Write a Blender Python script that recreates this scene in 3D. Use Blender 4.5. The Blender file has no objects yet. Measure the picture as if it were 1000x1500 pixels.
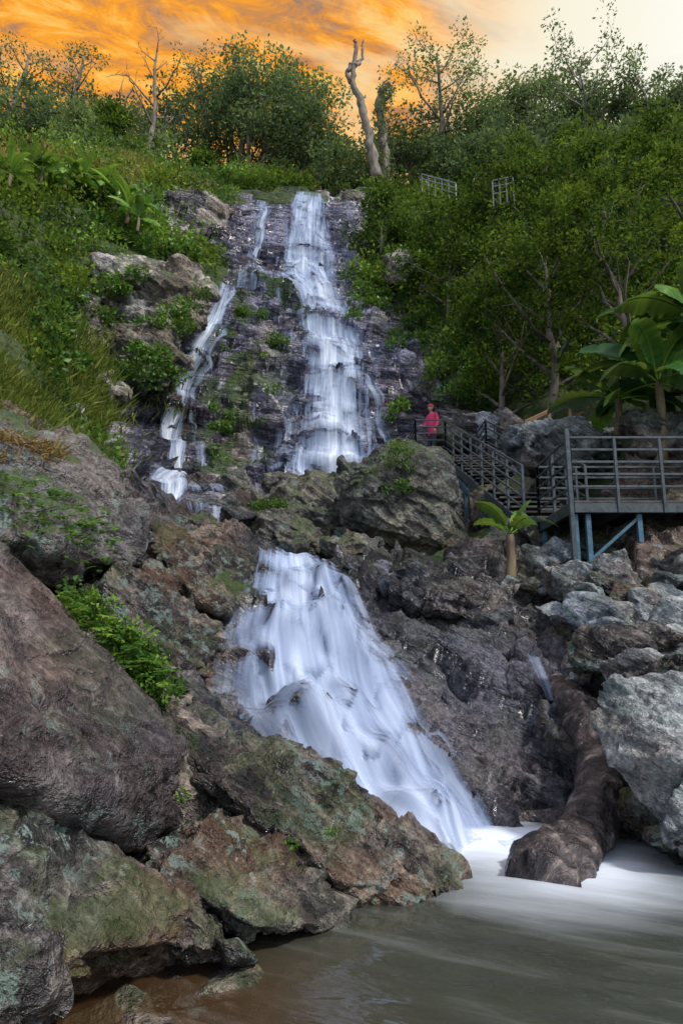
import bpy, bmesh, math, time, os
import numpy as np
from mathutils import Vector
T0=time.time()
TH=math.atan(0.2); CT=math.cos(TH); ST=math.sin(TH); CZ=1.6
def P(u,v,d):
    u=np.asarray(u,float);v=np.asarray(v,float);d=np.asarray(d,float)
    x=(u-500)/1000; q=(750-v)/1000
    dy=CT-q*ST; dz=ST+q*CT
    return np.stack([x*d/dy,d+0*x,CZ+dz*d/dy],-1)
def proj(p):
    x,y,z=p[...,0],p[...,1],p[...,2]-CZ
    f=np.maximum(y*CT+z*ST,0.1); up=-y*ST+z*CT
    return 500+1000*x/f, 750-1000*up/f
# ---------------------------------------------------------------- noise
def _h(i,j,k,s):
    h=(i.astype(np.uint32)*np.uint32(0x9E3779B1))^(j.astype(np.uint32)*np.uint32(0x85EBCA77))^(k.astype(np.uint32)*np.uint32(0xC2B2AE3D))
    h=h+np.uint32((s*7919+13)&0xffffffff)
    h^=h>>np.uint32(15); h*=np.uint32(0x2C1B3C6D); h^=h>>np.uint32(12); h*=np.uint32(0x297A2D39); h^=h>>np.uint32(15)
    return h.astype(np.float64)/4294967296.0*2-1
def vn(p,s=0):
    f=np.floor(p); t=p-f; t=t*t*t*(t*(t*6-15)+10); i=f.astype(np.int64)
    a,b,c=i[:,0],i[:,1],i[:,2]; x,y,z=t[:,0],t[:,1],t[:,2]
    r=0
    for dx in (0,1):
        for dy in (0,1):
            for dz in (0,1):
                w=(x if dx else 1-x)*(y if dy else 1-y)*(z if dz else 1-z)
                r=r+w*_h(a+dx,b+dy,c+dz,s)
    return r
def fbm(p,o=4,s=0,g=0.5):
    r=0;a=1
    for k in range(o):
        r=r+a*vn(p*(2.03**k)+17.3*k,s+k); a*=g
    return r
def strata(p,n,L,warp,seed,edge=.86):
    n=np.array(n,float); n/=np.linalg.norm(n)
    w=(p@n)/L+warp*fbm(p*(0.35/L),3,seed)
    k=np.floor(w); f=w-k
    amp=0.55+0.45*_h(k.astype(np.int64),k.astype(np.int64)*0+seed,k.astype(np.int64)*0,seed+5)
    s=np.where(f<edge,f/edge,(1-f)/(1-edge))
    return (s-0.5)*amp
def frame(n,t=(0,0,1)):
    n=np.array(n,float); n/=np.linalg.norm(n); a=np.cross(n,np.array(t,float)+[.01,.02,0]); a/=np.linalg.norm(a); b=np.cross(n,a); return np.array([a,b,n])
def facet(p,size,seed,R=None,warp=.35):
    # broken-block relief: every irregular cell gets its own tilted plane
    q=(p@R.T if R is not None else p)/np.array(size,float)
    q=q+warp*np.stack([vn(q*1.3+11,seed+1),vn(q*1.3+23,seed+2),vn(q*1.3+37,seed+3)],-1)*.6
    i=np.floor(q).astype(np.int64); best=np.full(len(q),1e9); val=np.zeros(len(q))
    for dx in (-1,0,1):
        for dy in (-1,0,1):
            for dz in (-1,0,1):
                a=i[:,0]+dx;b=i[:,1]+dy;c=i[:,2]+dz
                h1=_h(a,b,c,seed);h2=_h(a,b,c,seed+31);h3=_h(a,b,c,seed+67)
                ex=q[:,0]-(a+.5+.45*h1);ey=q[:,1]-(b+.5+.45*h2);ez=q[:,2]-(c+.5+.45*h3)
                d=ex*ex+ey*ey+ez*ez; m=d<best
                best=np.where(m,d,best)
                v=.55*np.sin(h1*37.+h2*11.)+ex*h2*1.3+ey*h3*1.3+ez*(h1*1.3)
                val=np.where(m,v,val)
    return np.clip(val,-1.3,1.3)
def sst(a,b,x):
    t=np.clip((x-a)/(b-a),0,1); return t*t*(3-2*t)
def inpoly(u,v,poly):
    r=np.zeros(u.shape,bool); n=len(poly)
    for i in range(n):
        x1,y1=poly[i]; x2,y2=poly[(i+1)%n]
        if y1==y2: continue
        c=((y1>v)!=(y2>v))&(u<(x2-x1)*(v-y1)/(y2-y1)+x1)
        r^=c
    return r
def dpoly(u,v,pl):
    d=np.full(u.shape,1e9)
    for i in range(len(pl)-1):
        x1,y1=pl[i];x2,y2=pl[i+1]
        L=(x2-x1)**2+(y2-y1)**2
        t=np.clip(((u-x1)*(x2-x1)+(v-y1)*(y2-y1))/L,0,1)
        d=np.minimum(d,np.hypot(u-x1-t*(x2-x1),v-y1-t*(y2-y1)))
    return d
def maskattrs(V,s=1.):
    return {'a1':fbm(V*.8*s,3,61),'a2':fbm(V*1.0*s+9,3,62),'a3':fbm(V*.45*s+5,3,63),'a4':fbm(V*1.6*s+3,3,64)}
# ---------------------------------------------------------------- node helper
class N:
    def __init__(s,name):
        s.m=bpy.data.materials.new(name); s.m.use_nodes=True; s.t=s.m.node_tree; s.t.nodes.clear()
        s.out=s.n('ShaderNodeOutputMaterial')
    def n(s,ty,**k):
        nd=s.t.nodes.new(ty)
        for a,b in k.items(): setattr(nd,a,b)
        return nd
    def set(s,nd,i,val):
        if val is None: return
        if isinstance(val,bpy.types.NodeSocket): s.t.links.new(val,nd.inputs[i])
        else: nd.inputs[i].default_value=val
    def math(s,op,a,b=0.5,clamp=False):
        nd=s.n('ShaderNodeMath',operation=op,use_clamp=clamp); s.set(nd,0,a); s.set(nd,1,b); return nd.outputs[0]
    def mix(s,f,a,b,bl='MIX'):
        nd=s.n('ShaderNodeMix',data_type='RGBA',blend_type=bl); s.set(nd,0,f)
        for i,v in ((6,a),(7,b)):
            s.set(nd,i,v if isinstance(v,bpy.types.NodeSocket) else (*v[:3],1))
        return nd.outputs[2]
    def noise(s,vec,sc,det=4,rough=.55,dist=0):
        nd=s.n('ShaderNodeTexNoise'); s.set(nd,'Vector',vec); s.set(nd,'Scale',sc); s.set(nd,'Detail',det); s.set(nd,'Roughness',rough); s.set(nd,'Distortion',dist)
        return nd.outputs['Fac']
    def mapr(s,v,a,b,c=0.,d=1.):
        nd=s.n('ShaderNodeMapRange'); s.set(nd,0,v); s.set(nd,1,a); s.set(nd,2,b); s.set(nd,3,c); s.set(nd,4,d); return nd.outputs[0]
    def ramp(s,f,st):
        nd=s.n('ShaderNodeValToRGB'); s.set(nd,0,f); e=nd.color_ramp.elements
        while len(e)<len(st): e.new(0.5)
        for el,(p,c) in zip(e,st): el.position=p; el.color=(*c,1)
        return nd.outputs[0]
    def mapping(s,vec,rot=(0,0,0),sc=(1,1,1),loc=(0,0,0)):
        nd=s.n('ShaderNodeMapping'); nd.vector_type='TEXTURE'; s.set(nd,0,vec); nd.inputs['Rotation'].default_value=rot; nd.inputs['Scale'].default_value=tuple(1./a for a in sc); nd.inputs['Location'].default_value=loc
        return nd.outputs[0]
    def attr(s,name): return s.n('ShaderNodeAttribute',attribute_name=name).outputs['Fac']
    def obj(s): return s.n('ShaderNodeTexCoord').outputs['Object']
def rock_mat(name,dark,mid,light,lichen=(.23,.32,.28),lich=.5,rust=.3,moss=.3,rough=.5,sc=1.,rot=(0,.64,0),terrain=False,strat=1.0,bump=1.0,crk=.5,ststr=5.,wtint=(.40,.46,.72)):
    m=N(name); o=m.obj()
    a1=m.attr('a1');a2=m.attr('a2');a3=m.attr('a3');a4=m.attr('a4')
    med=m.noise(o,2.4*sc,5,.70); fine=m.noise(o,17*sc,4,.75)
    st2=m.mapping(o,rot=rot,sc=(.9,.9,ststr)); stn2=m.noise(st2,1.8*sc,5,.66,.5)
    f=m.math('ADD',m.math('MULTIPLY',a3,.12),m.math('ADD',m.math('MULTIPLY',med,.65),m.math('MULTIPLY',stn2,.35)))
    col=m.ramp(f,[(.40,dark),(.50,mid),(.60,light)])
    col=m.mix(m.mapr(m.math('ADD',a1,m.math('MULTIPLY',med,.8)),.55,.95,0,rust),col,(.17,.085,.042))
    col=m.mix(m.mapr(a1,-.1,-.7,0,.45),col,m.mix(1.0,col,(.72,.86,1.15),'MULTIPLY'))
    col=m.mix(m.mapr(stn2,.54,.66,0,.7*strat),col,light)
    col=m.mix(m.mapr(stn2,.46,.37,0,.85*strat),col,tuple(c*.3 for c in dark))
    col=m.mix(1.0,col,m.ramp(fine,[(.32,(.32,.32,.33)),(.52,(1,1,1)),(.68,(1.8,1.76,1.7))]),'MULTIPLY')
    ln=m.noise(o,5.0*sc,6,.75)
    l1=m.mapr(ln,.53,.565); l2=m.mapr(a2,-.2,.2)
    col=m.mix(m.math('MULTIPLY',m.math('MULTIPLY',l1,l2),lich),col,lichen)
    col=m.mix(m.math('MULTIPLY',m.mapr(ln,.39,.34),lich*.8),col,(.38,.39,.35))
    vo=m.n('ShaderNodeTexVoronoi',feature='DISTANCE_TO_EDGE')
    dn=m.n('ShaderNodeTexNoise'); m.set(dn,'Vector',o); m.set(dn,'Scale',1.2*sc); m.set(dn,'Detail',2)
    ad=m.n('ShaderNodeVectorMath',operation='MULTIPLY_ADD'); m.set(ad,0,dn.outputs['Color']); ad.inputs[1].default_value=(.8,.8,.8); m.set(ad,2,m.mapping(o,rot=rot,sc=(.6,.6,2.2)))
    m.set(vo,'Vector',ad.outputs[0]); m.set(vo,'Scale',.9*sc)
    crack=m.math('MULTIPLY',m.mapr(vo.outputs['Distance'],0,.02,1,0),m.mapr(a4,.05,.4,0,crk))
    col=m.mix(crack,col,(.012,.01,.01))
    geo=m.n('ShaderNodeNewGeometry'); sx=m.n('ShaderNodeSeparateXYZ'); m.set(sx,0,geo.outputs['Normal'])
    mcol=m.mix(fine,(.012,.030,.006),(.09,.15,.028))
    mo=m.math('MULTIPLY',m.mapr(sx.outputs[2],.1,.6),m.mapr(m.math('ADD',a4,m.math('MULTIPLY',med,1.2)),.56,.80))
    col=m.mix(m.math('MULTIPLY',mo,moss),col,mcol)
    R=m.mapr(med,.35,.65,rough-.18,rough+.15)
    if terrain:
        wt=m.mapr(m.math('ADD',m.attr('wet'),m.math('MULTIPLY',med,.5)),.45,.85)
        wc=m.mix(1.0,col,wtint,'MULTIPLY')
        col=m.mix(m.math('MULTIPLY',wt,.85),col,wc)
        m2=m.math('MULTIPLY',m.attr('mossy'),m.mapr(m.math('ADD',a4,m.math('MULTIPLY',med,1.5)),.58,.78))
        col=m.mix(m.math('MULTIPLY',m2,.85),col,mcol)
        R=m.mix(wt,R,(.14,.14,.14))
        gr=m.ramp(ln,[(.3,(.02,.035,.01)),(.5,(.05,.08,.02)),(.7,(.12,.13,.04))])
        rk=m.mapr(m.math('ADD',m.attr('rock'),m.math('MULTIPLY',m.math('SUBTRACT',med,.5),1.2)),.4,.55)
        col=m.mix(rk,gr,col)
        R=m.mix(rk,(.9,.9,.9),R)
    b=m.math('ADD',m.math('MULTIPLY',stn2,1.0*strat),m.math('ADD',m.math('MULTIPLY',fine,.45),m.math('MULTIPLY',med,1.3)))
    bp=m.n('ShaderNodeBump'); m.set(bp,'Height',b); m.set(bp,'Strength',1.*bump); m.set(bp,'Distance',.15/sc)
    pr=m.n('ShaderNodeBsdfPrincipled'); m.set(pr,'Base Color',col); m.set(pr,'Roughness',R); m.set(pr,'Normal',bp.outputs[0])
    m.t.links.new(pr.outputs[0],m.out.inputs[0]); return m.m
def leaf_mat(name,c0,c1,c2,trans=.3,rough=.45,glossy=False):
    m=N(name); v=m.attr('var'); col=m.ramp(v,[(.1,c0),(.5,c1),(.92,c2)])
    if glossy:
        pr=m.n('ShaderNodeBsdfPrincipled'); m.set(pr,'Base Color',col); m.set(pr,'Roughness',rough); pr.inputs['Specular IOR Level'].default_value=.3
    else:
        pr=m.n('ShaderNodeBsdfDiffuse'); m.set(pr,0,col)
    tr=m.n('ShaderNodeBsdfTranslucent'); m.set(tr,0,m.mix(.5,col,(.26,.34,.04)))
    mx=m.n('ShaderNodeMixShader'); mx.inputs[0].default_value=trans; m.t.links.new(pr.outputs[0],mx.inputs[1]); m.t.links.new(tr.outputs[0],mx.inputs[2])
    m.t.links.new(mx.outputs[0],m.out.inputs[0]); return m.m
def simple_mat(name,c1,c2,sc=6,rough=.7,stretch=(1,1,1),bump=.5,metal=0):
    m=N(name); o=m.mapping(m.obj(),sc=stretch); n=m.noise(o,sc,5,.65,.3)
    col=m.ramp(n,[(.35,c1),(.65,c2)])
    pr=m.n('ShaderNodeBsdfPrincipled'); m.set(pr,'Base Color',col); m.set(pr,'Roughness',rough); m.set(pr,'Metallic',metal)
    bp=m.n('ShaderNodeBump'); m.set(bp,'Height',n); m.set(bp,'Strength',bump); m.set(bp,'Distance',.03); m.set(pr,'Normal',bp.outputs[0])
    m.t.links.new(pr.outputs[0],m.out.inputs[0]); return m.m
def mk(name,V,F,mats,mi=None,attrs=None,smooth=True,uv=None,parent=None):
    V=np.ascontiguousarray(V,dtype=np.float32); F=np.ascontiguousarray(F,dtype=np.int32)
    me=bpy.data.meshes.new(name); k=F.shape[1]
    me.vertices.add(len(V)); me.vertices.foreach_set('co',V.ravel())
    me.loops.add(F.size); me.loops.foreach_set('vertex_index',F.ravel())
    me.polygons.add(len(F)); me.polygons.foreach_set('loop_start',np.arange(0,F.size,k,dtype=np.int32))
    for m in mats: me.materials.append(m)
    if mi is not None: me.polygons.foreach_set('material_index',np.ascontiguousarray(mi,dtype=np.int32))
    me.polygons.foreach_set('use_smooth',np.full(len(F),smooth))
    if attrs:
        for a,val in attrs.items():
            at=me.attributes.new(a,'FLOAT','POINT'); at.data.foreach_set('value',np.ascontiguousarray(val,dtype=np.float32))
    if uv is not None:
        l=me.uv_layers.new(name='UVMap'); l.data.foreach_set('uv',np.ascontiguousarray(uv[F.ravel()],dtype=np.float32).ravel())
    me.update(calc_edges=True)
    ob=bpy.data.objects.new(name,me); bpy.context.scene.collection.objects.link(ob)
    if parent: ob.parent=parent
    return ob
def empty(name):
    e=bpy.data.objects.new(name,None); bpy.context.scene.collection.objects.link(e); return e
# ---------------------------------------------------------------- base terrain control points
C=[(640,1240,6.25),(730,1240,6.2),(830,1245,6.1),(540,1190,6.4),(560,1100,7.1),(700,1100,7.3),(800,1100,7.2),(450,1000,7.8),(600,1000,8.1),(760,1000,8.2),
(400,900,8.9),(550,900,9.2),(720,900,9.5),(400,816,10.3),(470,830,10.3),(560,812,10.6),(640,825,10.6),(700,850,10.6),(790,940,9.2),
(320,1000,7.7),(300,900,8.4),(250,800,9.8),(250,950,7.5),(340,1080,6.8),(220,760,11.5),(340,775,12),(150,900,7.2),(430,1120,6.7),
(100,1200,4.7),(0,1300,4.2),(300,1260,5.1),(500,1290,5.4),(0,1000,5.6),(150,1050,5.8),(0,850,7.2),(100,800,8.6),
(830,1060,7.6),(850,1200,6.4),(950,1250,5.9),(950,1100,6.5),(900,960,8.2),(1000,900,8.5),(850,865,10),(1000,815,10.2),(780,840,12),(700,780,14),(880,795,12.5),
(300,740,17),(250,722,22),(420,708,22.5),(540,690,23),(600,645,23.5),(680,610,22.5),
(260,600,25),(400,600,25.5),(540,600,25.5),(620,560,26),(330,500,28),(440,500,28.5),(540,500,29),(600,480,30),(380,408,31.5),(450,410,31.8),(520,412,32),
(380,392,33.5),(450,392,33.8),(520,390,34),(370,305,36.5),(450,300,37),(530,295,37.5),(480,287,41),
(180,590,20),(150,480,22),(230,380,27),(300,300,34),(100,400,24),(0,480,15.5),(0,560,12.5),(100,640,14.5),(0,640,10),(180,680,17),(200,725,14),(0,400,18),(0,300,23),(100,265,29),(0,222,30),(200,235,35),(300,265,38),(380,275,43),(60,215,33),
(620,300,39),(700,560,23.5),(700,400,31),(700,300,37),(800,500,22.5),(800,380,28),(850,310,33),(1000,500,16),(1000,400,22),(1000,300,28),(900,560,17.5),(1000,600,13.5),(760,620,20.5),(860,650,16),(760,700,17.2),(1000,700,12)]
CP=[P(*c) for c in C]
CP+= [np.array(w,float) for w in [(0,2,-.6),(1.5,4,-.6),(3,4.3,-.6),(0,4.4,-.5),(1.2,5.6,-.4),(3,5.2,-.4),(-1.0,3,-.3),(5,4,-.4),(0,-5,-.6),(4,-5,-.6),(-5,-5,.6),(9,-5,1.2),(7,3,.2),(-4,2,1.2),(-8,3,4),
(-1,12.3,2.75),(0,12.5,2.8),(1,12.5,2.85),(0,15,3.6),(1.5,15,3.7),(-2,15,3.9),(0,19,5.2),(2,19,5.3),(-12,9,10),(-20,10,16),(-26,22,26),(-30,38,31),(14,9,8),(22,12,14),(28,22,22),(32,38,29),
(0,52,33),(-20,52,34),(20,52,33),(0,70,35),(-40,70,36),(40,70,35),(-110,110,36),(110,110,36),(0,230,36),(-110,0,20),(110,0,20),(-40,-30,6),(40,-30,6),(0,-80,0),(-120,-80,10),(120,-80,10),(150,230,34),(-150,230,34)]]
CP=np.array(CP); c0=.35
def ph(a,b): return np.sqrt(((a[:,None,:]-b[None,:,:])**2).sum(-1)+c0*c0)
A=ph(CP[:,:2],CP[:,:2]); n=len(CP)
M=np.zeros((n+3,n+3)); M[:n,:n]=A+np.eye(n)*-0.02; Q=np.c_[np.ones(n),CP[:,:2]*.01]; M[:n,n:]=Q; M[n:,:n]=Q.T
W=np.linalg.solve(M,np.r_[CP[:,2],0,0,0])
def basez(xy):
    out=np.empty(len(xy))
    for i in range(0,len(xy),20000):
        q=xy[i:i+20000]; out[i:i+20000]=ph(q,CP[:,:2])@W[:n]+np.c_[np.ones(len(q)),q*.01]@W[n:]
    return out
GX=np.arange(-34,34.01,.16); GY=np.arange(2,72.01,.16)
gx,gy=np.meshgrid(GX,GY); GZ=basez(np.c_[gx.ravel(),gy.ravel()]).reshape(gx.shape)
def bz(x,y):
    fx=np.clip((x+34)/.16,0,len(GX)-1.001); fy=np.clip((y-2)/.16,0,len(GY)-1.001)
    i=fx.astype(int); j=fy.astype(int); a=fx-i; b=fy-j
    return (GZ[j,i]*(1-a)+GZ[j,i+1]*a)*(1-b)+(GZ[j+1,i]*(1-a)+GZ[j+1,i+1]*a)*b
def hit(u,v,d0=3.,d1=66.):
    u=np.atleast_1d(np.asarray(u,float)); v=np.atleast_1d(np.asarray(v,float))
    ds=np.exp(np.linspace(math.log(d0),math.log(d1),900))
    out=np.zeros((len(u),3))
    for i in range(0,len(u),2000):
        p=P(u[i:i+2000,None],v[i:i+2000,None],ds[None,:])
        h=bz(p[...,0],p[...,1])>=p[...,2]
        k=np.where(h.any(1),h.argmax(1),len(ds)-1)
        out[i:i+2000]=p[np.arange(len(k)),k]
    return out
ROCKP=[(215,820),(150,650),(90,600),(70,560),(120,470),(130,385),(200,372),(300,405),(335,390),(290,355),(235,345),(225,290),(300,285),(370,290),(480,278),(555,282),(560,330),(515,360),(520,400),(560,440),(600,430),(585,375),(625,375),(610,470),(645,560),(690,590),(760,610),(800,660),(760,720),(640,800)]
FALLC=[[(455,295),(450,400),(460,450),(500,560),(490,700)],[(385,300),(370,395),(320,460),(265,560),(240,725)],[(430,815),(440,960),(560,1120),(680,1230)],[(405,600),(405,700)],[(555,560),(570,620)],[(790,940),(820,1060),(880,1250)],[(560,860),(640,880)],[(640,1000),(760,1150)],[(620,900),(800,1180)]]
def masks(p):
    u,v=proj(p); y=p[:,1]
    nz=fbm(p*.35,4,77)*22
    r=inpoly(u+nz,v+nz,ROCKP)&(y>11)&(y<42)
    r=r|((y<=13.5)&(y>-3)&(np.abs(p[:,0])<9))
    w=np.zeros(len(p))
    for k,c in enumerate(FALLC):
        w=np.maximum(w,sst(120 if k!=3 else 60,15,dpoly(u,v,c)))
    w*=(y>4)&(y<40)
    w=np.maximum(w,sst(.35,.05,p[:,2])*(y<8))
    mo=np.maximum(sst(95,20,dpoly(u,v,[(350,480),(340,690)])),sst(45,15,dpoly(u,v,[(400,420),(430,480)])))*(y>20)
    mo=np.maximum(mo,sst(30,10,dpoly(u,v,[(320,840),(360,850)]))*(y<14))
    return r.astype(float),w,mo
BUMPS=[(448,1085,.36,.30),(500,1135,.25,.22),(565,1125,.28,.24),(600,1185,.28,.24),(640,1205,.2,.18),(545,1010,.18,.12),(400,1010,.25,.10),(520,1060,.2,.14),(600,1090,.22,.16),(430,1170,.3,.15),(640,1130,.2,.12)]
BC=hit([b[0] for b in BUMPS],[b[1] for b in BUMPS])
RN=frame((.62,-.15,.78),(.5,-.5,-.35)); RF=frame((.16,-.30,1.),(1,0,0))
def rockdisp(p):
    y=p[:,1]; out=np.zeros(len(p))
    far=sst(12,19,y); a=np.where(far<1)[0]; b_=np.where(far>0)[0]
    if len(a):
        q=p[a]
        dn=.20*facet(q,(1.3,.9,.42),101,RN)+.085*facet(q,(.45,.35,.15),102,RN)+.30*strata(q,(.62,.05,.78),.9,.9,1,.9)+.30*fbm(q*.5,3,3)+.035*fbm(q*3.1,3,4)
        for bb,c in zip(BUMPS,BC):
            dn=dn+bb[3]*1.3*np.exp(-(((q[:,0]-c[0])**2+(q[:,1]-c[1])**2)/bb[2]**2)**1.5)
        out[a]+=dn*(1-far[a])
    if len(b_):
        q=p[b_]; hi=1-.55*sst(33,36.5,q[:,1])
        df=.52*facet(q,(4.6,2.6,.85),111,RF)+.26*facet(q,(1.8,1.1,.34),112,RF)+.80*strata(q,(.16,-.30,1.),2.2,.9,5,.88)+.38*strata(q,(.16,-.30,1.),.7,.9,6,.86)+.35*fbm(q*.3,2,7)+.05*fbm(q*1.7,3,8)
        out[b_]+=df*far[b_]*hi
    return out
def normals_xy(x,y):
    e=.35; dx=(bz(x+e,y)-bz(x-e,y))/(2*e); dy=(bz(x,y+e)-bz(x,y-e))/(2*e)
    nn=np.stack([-dx,-dy,np.ones_like(dx)],-1); return nn/np.linalg.norm(nn,axis=1)[:,None]
def lines(segs):
    o=[segs[0][0]]
    for a,b,s0,s1 in segs:
        x=a
        while x<b-1e-6:
            t=(x-a)/(b-a); x+=s0+(s1-s0)*t; o.append(min(x,b))
    return np.array(sorted(set(np.round(o,4))))
xs=lines([(-160,-34,14,3),(-34,-14,1.2,.2),(-14,-5.5,.12,.07),(-5.5,5.5,.045,.045),(5.5,14,.07,.14),(14,34,.2,1.2),(34,160,3,14)])
ys=lines([(-90,-4,10,1.5),(-4,4.2,.6,.12),(4.2,12,.036,.045),(12,22,.07,.08),(22,40,.05,.055),(40,70,.3,1),(70,240,2,15)])
X,Y=np.meshgrid(xs,ys); xy=np.c_[X.ravel(),Y.ravel()]
Z=basez(xy); V=np.c_[xy,Z]
zz=Z.reshape(X.shape); gyy,gxx=np.gradient(zz,ys,xs); NN=np.stack([-gxx.ravel(),-gyy.ravel(),np.ones(len(Z))],-1); NN/=np.linalg.norm(NN,axis=1)[:,None]
rk,wt,mo=masks(V)
R2=rk.reshape(X.shape)
for _ in range(3): R2=(R2+np.roll(R2,1,0)+np.roll(R2,-1,0)+np.roll(R2,1,1)+np.roll(R2,-1,1))/5
rks=R2.ravel()
near=(xy[:,1]<48)&(xy[:,1]>2)&(np.abs(xy[:,0])<34)
D=np.zeros(len(V)); ro=near&(rks>0); D[ro]=rockdisp(V[ro])*rks[ro]; D[near]+=(1-rks[near])*.35*fbm(V[near]*.4,4,9)
V=V+NN*D[:,None]
ny,nx=X.shape; I=np.arange(nx*ny).reshape(ny,nx)
F=np.stack([I[:-1,:-1].ravel(),I[:-1,1:].ravel(),I[1:,1:].ravel(),I[1:,:-1].ravel()],-1)
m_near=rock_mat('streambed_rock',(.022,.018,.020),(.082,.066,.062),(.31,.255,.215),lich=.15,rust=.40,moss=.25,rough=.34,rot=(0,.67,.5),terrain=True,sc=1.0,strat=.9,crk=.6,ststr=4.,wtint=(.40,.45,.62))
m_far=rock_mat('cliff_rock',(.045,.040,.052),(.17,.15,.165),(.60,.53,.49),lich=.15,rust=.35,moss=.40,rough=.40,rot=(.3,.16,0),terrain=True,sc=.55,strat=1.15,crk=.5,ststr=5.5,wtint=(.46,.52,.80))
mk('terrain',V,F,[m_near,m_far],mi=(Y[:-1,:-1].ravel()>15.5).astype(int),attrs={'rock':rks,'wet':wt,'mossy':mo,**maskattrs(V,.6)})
# ---------------------------------------------------------------- water sheets
def water_mat(name,seed=0.,thr=.5,blue=(.84,.89,.96)):
    m=N(name); uv=m.n('ShaderNodeTexCoord').outputs['UV']
    a=m.noise(m.mapping(uv,sc=(2.6,.28,1),loc=(seed,0,seed)),1,3,.6,.35)
    b=m.noise(m.mapping(uv,sc=(11,.45,1),loc=(seed,3,seed)),1,3,.6,.2)
    f=m.math('ADD',m.math('MULTIPLY',a,.65),m.math('MULTIPLY',b,.35))
    d=m.attr('dens')
    f=m.math('ADD',m.math('MULTIPLY',m.math('SUBTRACT',f,.5),1.35),m.math('ADD',d,0.))
    al=m.mapr(f,thr-.16,thr+.34,0,.96)
    col=m.mix(m.mapr(f,thr-.1,thr+.36),(.38,.50,.75),blue)  # troughs between streaks painted darker blue, shading put into the water colour
    df=m.n('ShaderNodeBsdfDiffuse'); m.set(df,0,col)
    tl=m.n('ShaderNodeBsdfTranslucent'); m.set(tl,0,col)
    mm=m.n('ShaderNodeMixShader'); mm.inputs[0].default_value=.25; m.t.links.new(df.outputs[0],mm.inputs[1]); m.t.links.new(tl.outputs[0],mm.inputs[2])
    tr=m.n('ShaderNodeBsdfTransparent'); mx=m.n('ShaderNodeMixShader'); m.set(mx,0,al)
    m.t.links.new(tr.outputs[0],mx.inputs[1]); m.t.links.new(mm.outputs[0],mx.inputs[2]); m.t.links.new(mx.outputs[0],m.out.inputs[0]); return m.m
wm=[water_mat('white_water_%d'%i,seed=i*5.3) for i in range(3)]
def sheet(name,rows,off,dens,mat,parent,nt=160,ns=60,blur=9,edgep=1.0,sbulge=0.,prot=1.2,wob=0.):
    rows=np.array(rows,float)
    if len(rows)>=3 and wob>0:
        k=np.arange(len(rows)); k2=np.linspace(0,len(rows)-1,len(rows)*4-3); rows=np.stack([np.interp(k2,k,rows[:,i]) for i in range(4)],-1)
        rr=np.random.default_rng(int(rows[0,0]*7+rows[0,2])); w_=rr.normal(size=len(rows))*wob; rows[:,0]+=w_; rows[:,1]+=w_+rr.normal(size=len(rows))*wob*.4
    L=hit(rows[:,0],rows[:,2],5.); R=hit(rows[:,1],rows[:,2],5.)
    k=np.arange(len(rows)); tt=np.linspace(0,len(rows)-1,nt)
    def ip(a): return np.stack([np.interp(tt,k,a[:,i]) for i in range(3)],-1)
    L=ip(L);R=ip(R); dn=np.interp(tt,k,rows[:,3])
    for A_ in (L,R):
        A_[:]=np.stack([np.convolve(np.pad(A_[:,i],4,'edge'),np.ones(9)/9,'valid') for i in range(3)],-1)
    s=np.linspace(0,1,ns)
    xy=L[:,None,:2]*(1-s[None,:,None])+R[:,None,:2]*s[None,:,None]
    x=xy[...,0].ravel(); y=xy[...,1].ravel(); z=bz(x,y); p=np.c_[x,y,z]; nn=normals_xy(x,y)
    d0=rockdisp(p).reshape(nt,ns); d=d0
    for _ in range(2):
        ker=np.ones(blur)/blur
        d=np.apply_along_axis(lambda r:np.convolve(np.pad(r,blur//2,'edge'),ker,'valid'),0,d)
        d=np.apply_along_axis(lambda r:np.convolve(np.pad(r,3,'edge'),np.ones(7)/7,'valid'),1,d)
    q=p+nn*(d.ravel()+off)[:,None]
    S=np.broadcast_to(s,(nt,ns)); e=np.minimum(S,1-S)*2
    q+=nn*(sbulge*np.sqrt(e.ravel()))[:,None]
    e=1-(1-e)**2
    dens_=dens*dn[:,None]*np.ones((1,ns))+(e*.5-.5)*edgep-prot*np.clip(d0-d-.02,0,.4)
    fade=np.minimum(sst(0,4,np.arange(nt)),sst(0,5,nt-1-np.arange(nt)))
    dens_=dens_*fade[:,None]-(1-fade[:,None])*.4
    wd=np.linalg.norm(R-L,axis=1); cl=(L+R)/2; cl[:,2]=bz(cl[:,0],cl[:,1]); ln=np.r_[0,np.cumsum(np.linalg.norm(np.diff(cl,axis=0),axis=1))]
    uvx=(S-.5)*(wd*.35+wd.mean()*.65)[:,None]; uvy=np.broadcast_to(ln[:,None],(nt,ns))
    I=np.arange(nt*ns).reshape(nt,ns); F=np.stack([I[:-1,:-1].ravel(),I[1:,:-1].ravel(),I[1:,1:].ravel(),I[:-1,1:].ravel()],-1)
    return mk(name,q,F,[mat],attrs={'dens':dens_.ravel()},uv=np.c_[uvx.ravel(),uvy.ravel()],parent=parent)
uf=empty('waterfall')
main_top=[(422,485,290,.72),(408,490,330,.76),(400,498,375,.82),(396,502,396,.88),(396,502,412,.78)]
main=[(385,502,402,.78),(418,505,425,.82),(426,530,470,.80),(432,545,540,.82),(428,550,610,.84),(424,553,660,.94),(418,558,706,1.10)]
for i in range(2):
    sheet('upper_drop_%d'%i,main_top,.14+.2*i,.84-.10*i,wm[i],uf,nt=90,ns=70,blur=7,prot=.5)
    sheet('main_drop_%d'%i,main,.16+.22*i,.88-.12*i,wm[i],uf,nt=220,ns=80,blur=9,prot=.55)
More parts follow.
